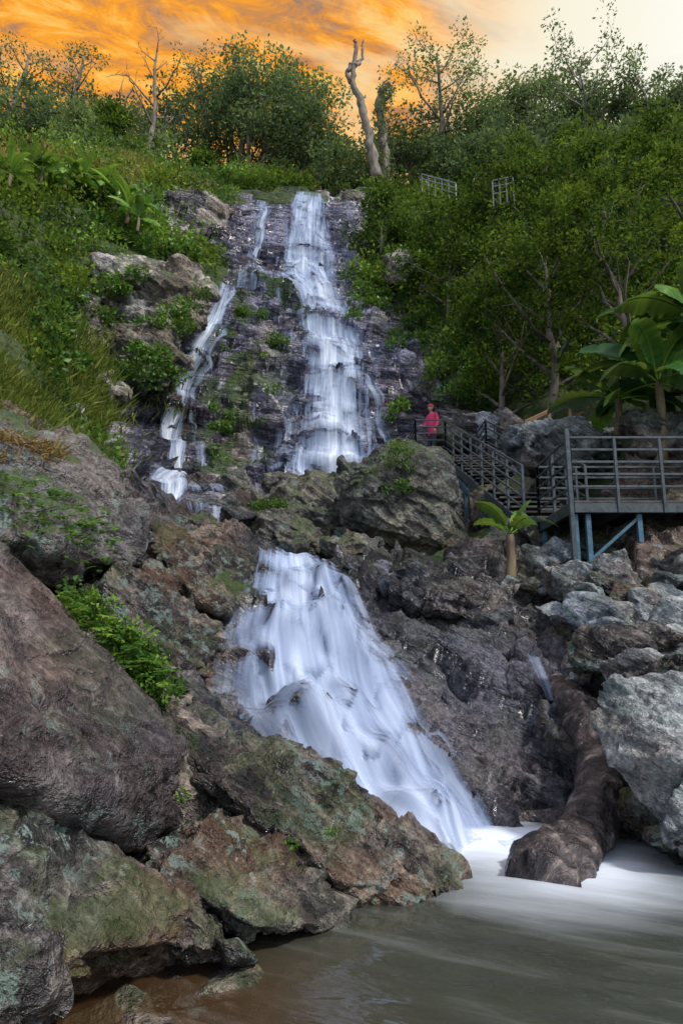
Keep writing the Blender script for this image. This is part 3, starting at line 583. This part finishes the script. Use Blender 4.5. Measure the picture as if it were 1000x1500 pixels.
for k in range(14):
    q=P(565+r.uniform(0,38),655+r.uniform(0,60),13.25); blob(G,q,np.array([.12,.1,.14]),50,.065,r,mi=0,var=.3)
for k in range(10):
    q=P(375+r.uniform(0,45),735+r.uniform(0,12),14); blob(G,q,np.array([.14,.12,.1]),60,.07,r,mi=0,var=.35)
# tufts on the outcrop itself, standing clear of its face
for (uu,vv,d,R_) in [(165,415,23.2,.5),(200,400,23.2,.45),(185,425,23.0,.4),(245,455,22.9,.5),(225,470,22.6,.45),(260,475,22.8,.4),(200,510,21.6,.5),(235,520,21.6,.5),(180,540,21.5,.5),(215,550,21.3,.5),(255,545,21.8,.4),(290,440,23.3,.35),(150,470,22.5,.45)]:
    for _ in range(3):
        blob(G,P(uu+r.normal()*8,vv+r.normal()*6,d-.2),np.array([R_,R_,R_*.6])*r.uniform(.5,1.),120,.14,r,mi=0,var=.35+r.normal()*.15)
G.obj('cliff_plants',[lf_bright])
G=Geo()
for k in range(75):
    t=r.uniform(0,1); uu=np.interp(t,[0,.4,1],[85,165,245])+r.normal()*15; vv=np.interp(t,[0,.4,1],[870,925,1015])+r.normal()*14
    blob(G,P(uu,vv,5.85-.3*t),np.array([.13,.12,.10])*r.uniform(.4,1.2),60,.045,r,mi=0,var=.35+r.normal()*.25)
for (uu,vv,d) in [(270,1165,4.5),(428,1235,4.6),(485,1218,4.8),(415,1275,4.5)]:
    blob(G,P(uu,vv,d),np.array([.04,.03,.03]),40,.03,r,mi=0,var=.45)
G.obj('fern_patch',[lf_bright])
def frond(G,b,dr,L,r,var=.6):
    n_=16; t=np.linspace(0,1,n_); dr=unit(np.array(dr,float)); mid=b+dr*L*t[:,None]+np.array([0,0,-1])*(L*.5*t**2)[:,None]
    s=unit(np.cross(dr,[0,0,1.]))
    for sg in (-1,1):
        d=np.tile(s*sg,(n_,1))+dr*.35+[0,0,-.25]; V,F=leaves(mid,d,L*.28*np.sin(np.pi*(t*.85+.12)),.13,r); G.add(V,F,0,var)
G=Geo()
for k in range(190):
    uu=r.uniform(-30,170); vv=np.interp(uu,[-30,60,170],[705,715,760])+r.uniform(-10,90)
    b=P(uu,vv,np.interp(uu,[-30,170],[6.05,7.35])-.36); frond(G,b,(r.normal()*.8,-.7,r.uniform(.0,.8)),r.uniform(.12,.26),r,np.clip(.38+r.normal()*.2,0,1))
for k in range(60):
    uu=r.uniform(90,240); vv=np.interp(uu,[90,240],[880,1010])+r.normal()*15
    frond(G,P(uu,vv,5.6),(r.normal(),-.6,r.uniform(.2,1)),r.uniform(.15,.3),r,np.clip(.55+r.normal()*.2,0,1))
G.obj('fern',[lf_bright])
G=Geo()
for k in range(60):
    uu=r.uniform(-40,78); vv=np.interp(uu,[-40,78],[645,665])+r.uniform(-10,28); b=P(uu,vv,np.interp(uu,[-40,78],[6.3,7.1]))
    n_=50; pos=b+r.normal(size=(n_,3))*[.09,.09,.02]; d=r.normal(size=(n_,3))*[.8,.8,.3]+[0,-.2,.35]; V,F=leaves(pos,d,.13*r.uniform(.5,1.2,n_),.06,r); G.add(V,F,0,np.repeat(np.clip(.5+r.normal(size=n_)*.25,0,1),4))
G.obj('dry_grass',[gr_dry])
# ---------------------------------------------------------------- trees
def ground(u,d):
    x=(u-500)/1000*d*1.0
    for _ in range(6):
        z=float(bz(np.array([x]),np.array([d]))[0]); f=d*CT+(z+4-CZ)*ST; x=(u-500)/1000*f
    return np.array([x,d,z])
def top_to_H(b,vt):
    q=(750-vt)/1000; dy=CT-q*ST; dz=ST+q*CT
    return CZ+dz/dy*b[1]-b[2]
G=Geo(); r=np.random.default_rng(21)
FT=[(-60,110,48),(30,125,50),(70,130,48),(150,160,46),(190,170,47),(250,155,46),(300,130,48),(330,110,47),(365,100,48),(400,100,46),(430,112,47),(460,140,46),(380,130,44),(345,130,44),(420,135,44),(440,160,44),(485,200,47),(505,205,50),(590,215,47),(620,190,46),(650,205,45),(680,190,45),(700,160,44),(725,160,44),(750,150,43),(780,140,42),(810,150,42),(840,165,40),(880,150,39),(910,150,38),(950,155,37),(985,150,36),(1020,140,36),(470,225,44),(530,235,46),(560,225,50),(220,190,44),(100,165,44),(40,160,42),(-40,150,42),(120,180,40),(660,240,42),(740,200,40),(820,200,38),(900,200,35),(980,195,33),(700,225,39),(780,230,37),(860,240,34),(940,240,31),(1010,235,30)]
for (uu,vt,d) in FT:
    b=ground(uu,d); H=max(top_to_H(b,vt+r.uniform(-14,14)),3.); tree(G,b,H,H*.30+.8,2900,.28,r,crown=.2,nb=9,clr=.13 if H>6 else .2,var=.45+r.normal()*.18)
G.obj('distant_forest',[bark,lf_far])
def one_tree(name,uu,vt,d,nl,ls,mats,seed,**k):
    G=Geo(); r=np.random.default_rng(seed); b=ground(uu,d); H=top_to_H(b,vt); spread=k.pop('sp',.33)*H
    tree(G,b,H,spread,nl,ls,r,**k); return G.obj(name,mats)
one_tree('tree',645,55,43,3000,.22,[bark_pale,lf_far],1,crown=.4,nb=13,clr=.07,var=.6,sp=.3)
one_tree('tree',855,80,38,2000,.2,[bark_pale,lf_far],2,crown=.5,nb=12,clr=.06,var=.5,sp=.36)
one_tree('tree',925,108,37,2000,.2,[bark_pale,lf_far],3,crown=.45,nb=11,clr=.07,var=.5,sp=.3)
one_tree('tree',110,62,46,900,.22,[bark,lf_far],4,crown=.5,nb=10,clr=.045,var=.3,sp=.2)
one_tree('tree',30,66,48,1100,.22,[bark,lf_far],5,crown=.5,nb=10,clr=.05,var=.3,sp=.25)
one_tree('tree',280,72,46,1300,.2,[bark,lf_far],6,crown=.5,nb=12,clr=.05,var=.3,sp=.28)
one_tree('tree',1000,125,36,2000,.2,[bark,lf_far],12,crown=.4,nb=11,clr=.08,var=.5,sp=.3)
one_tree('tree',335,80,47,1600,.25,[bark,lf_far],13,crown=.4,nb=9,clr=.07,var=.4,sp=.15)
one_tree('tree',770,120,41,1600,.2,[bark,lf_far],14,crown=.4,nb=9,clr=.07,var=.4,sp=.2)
one_tree('dead_tree',222,52,42,0,.2,[bark_pale,lf_far],7,crown=.3,nb=11,sp=.26,bare=True)
one_tree('dead_tree',190,120,41,0,.2,[bark_pale,lf_far],8,crown=.4,nb=7,sp=.3,bare=True)
G=Geo(); D_=40
def snag(pts,r0,r1,seed):
    pp=np.array([P(*q) for q in pts]); k=len(pp); tt=np.linspace(0,k-1,k*5); pp=np.stack([np.interp(tt,np.arange(k),pp[:,i]) for i in range(3)],-1)
    pp+=np.random.default_rng(seed).normal(size=pp.shape)*.04
    V,F=tube(pp,np.linspace(r0,r1,len(pp)),8,.35,seed); G.add(V,F,0,.5)
snag([(552,262,D_),(545,225,D_),(538,190,D_),(528,150,D_),(516,120,D_),(518,95,D_),(522,68,D_)],.36,.13,1)
snag([(516,120,D_),(508,110,D_),(514,92,D_)],.2,.10,2); snag([(519,98,D_),(530,85,D_+.5),(533,58,D_+.5)],.15,.05,3); snag([(522,70,D_),(518,58,D_)],.12,.05,4)
snag([(529,150,D_),(535,140,D_)],.12,.05,5)
snag([(562,265,D_+1),(564,225,D_+1),(558,180,D_+1),(553,155,D_+1),(560,130,D_+1),(570,122,D_+1)],.38,.15,6); snag([(558,150,D_+1),(572,140,D_+1),(572,124,D_+1)],.2,.08,7)
r=np.random.default_rng(3)
for uu,vv in [(562,130),(570,140),(556,160),(566,170),(560,200),(552,230),(566,235),(545,215),(566,150),(558,185),(570,128),(548,245),(570,250)]:
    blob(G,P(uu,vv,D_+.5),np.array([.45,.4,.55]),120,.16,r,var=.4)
G.obj('dead_tree',[bark_pale,lf_far])
rt=one_tree
rt('tree',560,270,33,4200,.20,[bark,lf_mid],31,crown=.1,nb=13,clr=.15,var=.45,sp=.35)
rt('tree',650,300,29,4800,.19,[bark,lf_mid],32,crown=.1,nb=13,clr=.13,var=.35,sp=.4)
rt('tree',720,260,27,6000,.18,[bark,lf_dark],33,crown=.15,nb=14,clr=.11,var=.45,sp=.4)
rt('tree',800,220,25,7000,.17,[bark,lf_dark],34,crown=.15,nb=14,clr=.10,var=.55,sp=.4)
rt('tree',900,200,22,7000,.16,[bark,lf_mid],35,crown=.15,nb=14,clr=.10,var=.5,sp=.4)
rt('tree',1010,180,20,7000,.15,[bark,lf_mid],36,crown=.15,nb=14,clr=.10,var=.55,sp=.4)
rt('tree',790,330,19,7500,.14,[bark,lf_dark],37,crown=.2,nb=14,clr=.10,var=.5,sp=.5)
rt('tree',900,300,16.5,9500,.12,[bark,lf_dark],38,crown=.2,nb=16,clr=.09,var=.6,sp=.5,lean=(-.15,0))
rt('tree',730,420,20.5,6000,.14,[bark,lf_dark],39,crown=.15,nb=12,clr=.12,var=.4,sp=.5)
rt('tree',1060,330,15,6000,.12,[bark,lf_mid],40,crown=.25,nb=14,clr=.10,var=.55,sp=.4)
rt('tree',175,165,38,3000,.23,[bark,lf_mid],42,crown=.2,nb=10,clr=.16,var=.5,sp=.4)
rt('tree',60,225,31,2600,.2,[bark,lf_dark],43,crown=.15,nb=9,clr=.2,var=.4,sp=.5)
rt('tree',20,345,20,2200,.14,[bark,lf_dark],44,crown=.15,nb=9,clr=.18,var=.35,sp=.5)
rt('tree',300,225,40,2600,.22,[bark,lf_mid],45,crown=.15,nb=9,clr=.2,var=.4,sp=.5)
# ---------------------------------------------------------------- banana plants
ban=leaf_mat('banana_leaf',(.015,.055,.022),(.04,.13,.028),(.19,.36,.045),.35,.36,glossy=True); ban_stem=simple_mat('banana_stem',(.07,.05,.03),(.20,.15,.08),6,.8,(1,1,.4))
def bleaf(G,b,az,el,L,Wd,r,var,droop=1.0):
    n_=30; k=7; t=np.linspace(0,1,n_); h=np.array([math.cos(az),math.sin(az),0]); e=el-droop*1.5*t**1.4
    st=L/(n_-1); mid=np.cumsum(np.c_[np.cos(e)[:,None]*h[None,:2],np.sin(e)]*st,0)+b
    roll=r.uniform(-.9,.9); s0=np.array([-h[1],h[0],0]); up=np.c_[-np.sin(e)[:,None]*h[None,:2],np.cos(e)]
    s=s0[None,:]*math.cos(roll)+up*math.sin(roll); up2=up*math.cos(roll)-s0[None,:]*math.sin(roll)
    w=Wd*np.clip((np.sin(np.pi*np.clip((t-.14)/.86,0,1)**.8)),0,1)**.55*(t>.12); jag=1+.20*r.normal(size=n_)*(r.uniform(size=n_)<.5)
    c=np.linspace(-1,1,k)
    V=mid[:,None,:]+(c[None,:,None]*(w*jag)[:,None,None])*s[:,None,:]+ (np.abs(c)[None,:,None]**1.5*w[:,None,None]*(.35 if r.uniform()<.4 else -.45))*up2[:,None,:]
    I=np.arange(n_*k).reshape(n_,k); F=np.stack([I[:-1,:-1].ravel(),I[1:,:-1].ravel(),I[1:,1:].ravel(),I[:-1,1:].ravel()],-1)
    va=np.tile(var+.12*(np.abs(c)<.2),n_)+np.repeat(r.normal(size=n_)*.08,k); G.add(V.reshape(-1,3),F,1,np.clip(va,0,1))
    V,F=tube(mid-[0,0,.01],.018*L/2*(1-.85*t)+.003,5); G.add(V,F,1,.9)
def banana(name,b,H,L,nl,seed,az0=None,var=.5,mats=None,Wd=.2):
    G=Geo(); r=np.random.default_rng(seed); b=np.array(b,float); t=np.linspace(0,1,8)
    path=b+np.c_[.06*H*np.sin(t*2),0*t,H*t-.1]; V,F=tube(path,.085*H**.5*(1-.5*t)+.02,9,.25,seed); G.add(V,F,0,.5)
    for i in range(nl):
        az=(i*2.4+r.uniform(-.3,.3)) if az0 is None else az0[i%len(az0)]+r.uniform(-.2,.2)
        bleaf(G,path[-1],az,r.uniform(-.1,1.4),L*r.uniform(.7,1.1),L*Wd*r.uniform(.8,1.1),r,np.clip(var+r.normal()*.28,0,1),r.uniform(.5,1.2))
    return G.obj(name,mats or [ban_stem,ban])
b=P(965,655,12.5); b[2]-=.3; banana('banana_plant',b,1.7,2.0,14,1,var=.35,Wd=.14)
b=P(1025,625,12.4); banana('banana_plant',b,2.3,2.2,14,2,var=.45,Wd=.14)
b=P(905,632,13.4); banana('banana_plant',b,.8,1.4,10,3,var=.22,Wd=.14)
b=P(990,570,12.9); banana('banana_plant',b,1.2,1.9,11,5,var=.28,Wd=.14)
b=P(745,872,10.6); banana('banana_plant',b,1.05,.85,7,4,var=.45,Wd=.14)
for i,(uu,vv) in enumerate([(65,295),(125,305),(150,315),(20,300),(190,350),(205,362),(30,210),(75,205),(605,285),(620,288),(240,230),(100,300),(175,330),(45,285)]):
    b=hit(uu,vv)[0]; banana('banana_plant',b+[0,-.5,.5],b[1]*.025,b[1]*.055,9,20+i,var=.8,Wd=.13)
# ---------------------------------------------------------------- driftwood log
lp=np.array([P(*q) for q in [(812,1000,8.2),(838,1030,7.7),(872,1075,7.1),(887,1120,6.65),(876,1170,6.3),(850,1220,5.95),(826,1262,5.6)]]); lp=np.vstack([lp,lp[-1]+(lp[-1]-lp[-2])*1.2]); k=len(lp); tt=np.linspace(0,k-1,130)
co=[np.polyfit(np.arange(k),lp[:,i],4) for i in range(3)]; pp=np.stack([np.polyval(c,tt) for c in co],-1)
rd=np.interp(tt,[0,1,3,5,6,7],[.13,.18,.22,.21,.24,.27]); V,F=tube(pp,rd,48,.22,3)
q=V-pp[np.minimum(np.arange(len(V))//48,129)]; V=V+q*(.10*facet(V,(.12,.12,.5),9,frame((0,-.6,-.6))))[:,None]
m=N('driftwood'); o=m.obj(); n1=m.noise(m.mapping(o,rot=(.7,.3,0),sc=(3,3,.9)),1.6,6,.72,.5); n2=m.noise(m.mapping(o,rot=(.7,.3,0),sc=(10,10,1.2)),1.5,4,.6,.3)
col=m.ramp(n1,[(.36,(.012,.010,.011)),(.48,(.045,.036,.037)),(.57,(.12,.095,.09)),(.66,(.32,.27,.24))])
pr=m.n('ShaderNodeBsdfPrincipled'); m.set(pr,'Base Color',col); m.set(pr,'Roughness',m.mapr(n1,.3,.7,.22,.6))
bp=m.n('ShaderNodeBump'); m.set(bp,'Height',m.math('ADD',n1,n2)); m.set(bp,'Strength',1.); m.set(bp,'Distance',.05); m.set(pr,'Normal',bp.outputs[0]); m.t.links.new(pr.outputs[0],m.out.inputs[0])
G=Geo(); G.add(V,F,0,.5); st=pp[52]; V,F=tube(st+np.linspace(0,1,6)[:,None]*np.array([.24,-.1,.24]),[.11,.09,.08,.07,.06,.04],12,.3,4); G.add(V,F,0,.5)
G.obj('driftwood_log',[m.m])
# ---------------------------------------------------------------- walkway
metal=simple_mat('walkway_steel',(.022,.032,.038),(.065,.085,.095),9,.5,(1,1,1),.3); plank=simple_mat('walkway_plank',(.035,.032,.03),(.10,.09,.08),5,.8,(1,6,1),.6); blue=simple_mat('post_blue',(.03,.085,.13),(.06,.15,.21),7,.5)
ww=empty('wooden_walkway')
def box(bm,c,s,R=None):
    q=bmesh.ops.create_cube(bm,size=1)['verts']
    for w in q:
        co=Vector((w.co.x*s[0],w.co.y*s[1],w.co.z*s[2]))
        if R is not None: co=R@co
        w.co=co+Vector(c)
def beam(bm,a,b,w,h):
    a=Vector(a);b=Vector(b);d=b-a; R=d.to_track_quat('Y','Z').to_matrix(); box(bm,(a+b)/2,(w,d.length,h),R)
def fin(bm,name,mat,parent):
    bmesh.ops.bevel(bm,geom=bm.edges[:],offset=.006,segments=1,affect='EDGES')
    me=bpy.data.meshes.new(name); bm.to_mesh(me); bm.free(); me.materials.append(mat); ob=bpy.data.objects.new(name,me); bpy.context.scene.collection.objects.link(ob); ob.parent=parent; return ob
def rail(bm,a,b,nposts,h=1.02,rails=(.22,.42,.62,.82,1.02),post=.05,rt_=.03):
    a=Vector(a);b=Vector(b)
    for i in range(nposts):
        q=a.lerp(b,i/(nposts-1)); box(bm,q+Vector((0,0,h/2-.1)),(post,post,h+.2))
    for z in rails: beam(bm,a+Vector((0,0,z)),b+Vector((0,0,z)),rt_,rt_+.01)
zp=float(P(840,733,10.4)[2]); x0=float(P(838,733,10.4)[0]); x1=8.6; y0=10.4; y1=12.2
bm=bmesh.new()
yy=y0
while yy<y1-.01:
    box(bm,((x0+x1)/2,yy+.07,zp-.02),(x1-x0,.135,.04)); yy+=.15
SA=np.array([2.95,18.6,6.95]); SB=np.array([3.3,12.1,zp]); ns_=18
for i in range(ns_):
    t=(i+.5)/ns_; q=SA*(1-t)+SB*t; box(bm,(q[0]+.55,q[1],q[2]-.02),(1.1,.33,.04))
yy=18.7
while yy<21.4:
    box(bm,(3.1,yy+.07,6.98),(1.9,.135,.04)); yy+=.15
fin(bm,'deck',plank,ww)
bm=bmesh.new()
rail(bm,(x0,y0,zp),(x1,y0,zp),8); rail(bm,(x0,y1,zp),(x1,y1,zp),8); rail(bm,(x0,y0,zp),(x0,y1,zp),3)
box(bm,(x0-.04,y0-.04,zp-.1),(.07,.07,2.5))
rail(bm,SA+[0,0,0],SB+[0,0,0],8); rail(bm,SA+[1.15,0,0],SB+[1.15,0,0],8)
rail(bm,(2.1,18.6,6.98),(2.1,21.4,6.98),3); rail(bm,(2.1,18.6,6.98),(2.95,18.6,6.98),2); rail(bm,(4.1,18.6,6.98),(4.1,21.4,6.98),3)
for z_ in (y0+.03,y1-.03): beam(bm,(x0,z_,zp-.12),(x1,z_,zp-.12),.07,.15)
beam(bm,(x0+.02,y0,zp-.12),(x0+.02,y1,zp-.12),.07,.15)
for x_ in np.arange(x0+.8,x1,.8): beam(bm,(x_,y0,zp-.14),(x_,y1,zp-.14),.06,.12)
for o_ in (0.,1.15): beam(bm,SA+[o_,0,-.15],SB+[o_,0,-.15],.07,.2)
fin(bm,'railing',metal,ww)
bm=bmesh.new()
for x_ in (x0+.05,x0+.25,x0+1.05,x0+1.9,x0+2.9,x0+4):
    for y_ in (y0+.1,y1-.1):
        zb=float(bz(np.array([x_]),np.array([y_]))[0])-.5; beam(bm,(x_,y_,zb),(x_,y_,zp-.2),.08,.08)
for i in range(1,6):
    q=SA*(1-i/6)+SB*(i/6)
    for o_ in (0,1.1):
        zb=float(bz(np.array([q[0]+o_]),np.array([q[1]]))[0])-.5; beam(bm,(q[0]+o_,q[1],zb),(q[0]+o_,q[1],q[2]-.2),.08,.08)
for y_ in (18.9,21.2):
    for x_ in (2.2,4.0):
        zb=float(bz(np.array([x_]),np.array([y_]))[0])-.5; beam(bm,(x_,y_,zb),(x_,y_,6.95),.08,.08)
beam(bm,(x0+.05,y0+.1,zp-1.1),(x0+1.05,y0+.1,zp-.25),.05,.05); beam(bm,SA+[0,-1,-.8],SB+[0,.3,-.6],.05,.07)
fin(bm,'posts',blue,ww)
wood=simple_mat('handrail_wood',(.12,.065,.03),(.26,.15,.08),6,.7)
ws=empty('wooden_handrail'); bm=bmesh.new(); a=P(770,618,15.5);b_=P(860,575,18); beam(bm,a,b_,.09,.09); beam(bm,a-[0,0,.5],b_-[0,0,.5],.07,.07)
for t in (0,.33,.66,1):
    q=a*(1-t)+b_*t; beam(bm,q-[0,0,1.2],q+[0,0,.05],.08,.08)
fin(bm,'rails',wood,ws)
white=simple_mat('fence_pale',(.16,.16,.15),(.30,.30,.28),6,.6)
def fence(uvs,d0,d1,np_,mat,h=.95):
    e=empty('fence'); bm=bmesh.new(); a=P(uvs[0],uvs[1],d0); b=P(uvs[2],uvs[3],d1); rail(bm,a,b,np_,h,(.35,.68,.95),.06,.04); fin(bm,'fence_rails',mat,e)
fence((618,278,668,293),32,30,6,white,.9); fence((722,296,752,290),24,24,4,metal,.9); fence((418,293,448,297),38.5,38.5,4,metal)
# ---------------------------------------------------------------- person
pe=empty('person')
pink=simple_mat('jacket_pink',(.62,.03,.12),(.80,.06,.18),20,.7); trou=simple_mat('trousers_dark',(.02,.02,.03),(.05,.05,.07),20,.8); skin=simple_mat('skin',(.42,.24,.16),(.5,.3,.2),10,.5); hair=simple_mat('hair',(.01,.008,.006),(.03,.02,.015),30,.5); hat=simple_mat('hat_red',(.40,.03,.04),(.55,.05,.07),20,.8)
shoe=simple_mat('shoe',(.03,.03,.03),(.1,.1,.1),10,.6)
fx,fy=2.68,19.3; fz=7.0; PR=math.radians(-60); cR,sR=math.cos(PR),math.sin(PR)
def RT(p): 
    p=np.asarray(p,float); o=p.copy(); o[...,0]=p[...,0]*cR-p[...,1]*sR+fx; o[...,1]=p[...,0]*sR+p[...,1]*cR+fy; o[...,2]=p[...,2]+fz; return o
J={'pel':(0,0,.90,.18),'sp':(0,0.0,1.08,.17),'ch':(0,-.02,1.28,.17),'nk':(0,-.02,1.43,.065),'hd0':(0,-.03,1.50,.07),
'shl':(-.17,0,1.36,.085),'ell':(-.23,-.05,1.10,.07),'wrl':(-.17,-.25,1.05,.045),'shr':(.17,0,1.36,.085),'elr':(.24,.02,1.10,.07),'wrr':(.25,-.10,.88,.045),
'hil':(-.09,0,.84,.10),'knl':(-.10,-.03,.47,.07),'anl':(-.10,.03,.09,.045),'tol':(-.11,-.14,.04,.04),'hir':(.09,0,.84,.10),'knr':(.11,-.06,.48,.07),'anr':(.12,.0,.09,.045),'tor':(.14,-.17,.04,.04)}
E=[('pel','sp'),('sp','ch'),('ch','nk'),('nk','hd0'),('ch','shl'),('shl','ell'),('ell','wrl'),('ch','shr'),('shr','elr'),('elr','wrr'),('pel','hil'),('hil','knl'),('knl','anl'),('anl','tol'),('pel','hir'),('hir','knr'),('knr','anr'),('anr','tor')]
names=list(J); me=bpy.data.meshes.new('body'); me.from_pydata([tuple(RT(J[k_][:3])) for k_ in names],[(names.index(a),names.index(b)) for a,b in E],[])
ob=bpy.data.objects.new('body',me); bpy.context.scene.collection.objects.link(ob); ob.modifiers.new('s','SKIN')
for i,k_ in enumerate(names):
    me.skin_vertices[0].data[i].radius=(J[k_][3],J[k_][3]*(.8 if k_ in('pel','sp','ch') else 1)); me.skin_vertices[0].data[i].use_root=(i==0)
sb=ob.modifiers.new('u','SUBSURF'); sb.levels=2; sb.render_levels=2
bpy.context.view_layer.update(); m2=bpy.data.meshes.new_from_object(ob.evaluated_get(bpy.context.evaluated_depsgraph_get())); ob.modifiers.clear(); ob.data=m2; ob.parent=pe
m2.materials.clear()
for q in (pink,trou,skin,shoe): m2.materials.append(q)
for f in m2.polygons:
    z=f.center.z-fz; dxx=math.hypot(f.center.x-fx,f.center.y-fy); f.use_smooth=True
    f.material_index=3 if z<.12 else (1 if z<.76 and dxx<.25 else (2 if z>1.45 else 0))
def ell(name,c,s,mat,sub=3):
    d,F=ico(sub); V=RT(d*s+np.array(c)); return mk(name,V,F,[mat],parent=pe)
hc=np.array([0,-.03,1.60]); d_,F_=ico(4); V=d_*[.077,.095,.115]
nosem=np.exp(-((V[:,0]/.018)**2+((V[:,2]+.01)/.025)**2))*(V[:,1]<0); V[:,1]-=nosem*.02
mk('head',RT(V+hc),F_,[skin],parent=pe); ell('ear_l',hc+[-.08,.005,0],np.array([.012,.02,.03]),skin); ell('ear_r',hc+[.08,.005,0],np.array([.012,.02,.03]),skin)
for sx in (-1,1): ell('eye',hc+[sx*.03,-.088,.01],np.array([.013,.008,.008]),hair,2)
ell('mouth',hc+[0,-.09,-.05],np.array([.022,.007,.006]),hat,2); ell('hair',hc+[0,.024,.0],np.array([.086,.09,.115]),hair)
V=d_*[.094,.112,.10]; V[:,2]=np.maximum(V[:,2],-.005)+.04; mk('hat',RT(V+hc),F_,[hat],parent=pe)
G=Geo()
for wr,dr in ((np.array([-.17,-.25,1.05]),np.array([.4,-.9,.0])),(np.array([.25,-.10,.88]),np.array([0,-.2,-1.]))):
    dr=unit(dr); sd=unit(np.cross(dr,[0.1,1,.3])); pl=wr+dr*np.linspace(0,.09,4)[:,None]; V,F=tube(RT(pl),[.028,.036,.038,.03],8); G.add(V,F,0,.5)
    for i in range(5):
        if i<4: b0=wr+dr*.08+sd*(i-1.5)*.018; dd=dr; L_=[.065,.075,.07,.055][i]
        else: b0=wr+dr*.03+sd*-.03; dd=unit(dr-sd*.8); L_=.055
        t=np.linspace(0,1,4); V,F=tube(RT(b0+dd*L_*t[:,None]+np.array([0,0,-.02])*(t**2)[:,None]),[.009,.0085,.008,.005],6); G.add(V,F,0,.5)
G.obj('hands',[skin],parent=pe)
# ---------------------------------------------------------------- world & light
w=bpy.data.worlds.new('World'); bpy.context.scene.world=w; w.use_nodes=True; t=w.node_tree; t.nodes.clear()
class WN(N):
    def __init__(s,t): s.t=t
s=WN(t); out=s.n('ShaderNodeOutputWorld'); sky=s.n('ShaderNodeTexSky',sky_type='NISHITA'); sky.sun_disc=False
SE=math.radians(50); SR=math.radians(130); sky.sun_elevation=SE; sky.sun_rotation=SR; sky.dust_density=1.
g=s.n('ShaderNodeTexCoord').outputs['Generated']
nv=s.n('ShaderNodeVectorMath',operation='NORMALIZE'); s.set(nv,0,g); dvec=nv.outputs[0]
sep=s.n('ShaderNodeSeparateXYZ'); s.set(sep,0,dvec)
zc=s.math('MAXIMUM',sep.outputs[2],.08); cx=s.math('DIVIDE',sep.outputs[0],zc); cy=s.math('DIVIDE',sep.outputs[1],zc)
cb=s.n('ShaderNodeCombineXYZ'); s.set(cb,0,cx); s.set(cb,1,cy)
cl=s.noise(s.mapping(cb.outputs[0],rot=(0,0,.25),sc=(1.0,2.2,1)),1.9,5,.6,.6)
cl2=s.noise(s.mapping(cb.outputs[0],rot=(0,0,.3),sc=(1.5,3.4,1),loc=(4,2,0)),4.2,6,.72,.6)
def dot(v): 
    d=s.n('ShaderNodeVectorMath',operation='DOT_PRODUCT'); s.set(d,0,dvec); v=np.array(v,float); v/=np.linalg.norm(v); d.inputs[1].default_value=tuple(v); return d.outputs['Value']
glow=s.mapr(dot((.62,.80,.85)),.76,.99)
front=s.mapr(dot((-.05,.80,.78)),.74,.93)
base=s.ramp(glow,[(0.,(.88,.50,.20)),(.4,(.92,.60,.27)),(.70,(.92,.80,.54)),(1.,(.97,.94,.80))])
org=s.ramp(cl2,[(.34,(.34,.22,.16)),(.43,(.66,.28,.08)),(.52,(1.0,.38,.03)),(.64,(1.0,.60,.14))])
cm=s.math('MULTIPLY',s.mapr(cl,.34,.48),s.mapr(glow,.92,.66))
scol=s.mix(cm,base,org)
bgA=s.n('ShaderNodeBackground'); s.set(bgA,0,scol); bgA.inputs[1].default_value=1.0
bgB=s.n('ShaderNodeBackground'); s.set(bgB,0,s.mix(s.mapr(cl,.40,.60,0,.78),sky.outputs[0],(9.6,10.2,11.8))); bgB.inputs[1].default_value=.15
ms=s.n('ShaderNodeMixShader'); s.set(ms,0,front); t.links.new(bgB.outputs[0],ms.inputs[1]); t.links.new(bgA.outputs[0],ms.inputs[2]); t.links.new(ms.outputs[0],out.inputs[0])
L=bpy.data.lights.new('sun','SUN'); L.energy=3.4; L.angle=math.radians(6); L.color=(1,.955,.90); lo=bpy.data.objects.new('sun',L); bpy.context.scene.collection.objects.link(lo)
sd=Vector((math.sin(SR)*math.cos(SE),math.cos(SR)*math.cos(SE),math.sin(SE))); lo.rotation_euler=sd.to_track_quat('Z','Y').to_euler()
cam=bpy.data.cameras.new('camera'); co=bpy.data.objects.new('camera',cam); bpy.context.scene.collection.objects.link(co)
cam.sensor_fit='VERTICAL'; cam.sensor_height=36; cam.lens=24; cam.clip_end=1000; cam.clip_start=.05
co.location=(0,0,CZ); co.rotation_euler=(math.pi/2+TH,0,0); bpy.context.scene.camera=co
sc=bpy.context.scene; sc.view_settings.view_transform='Standard'; sc.view_settings.look='None'; sc.view_settings.exposure=0
print('done',time.time()-T0)
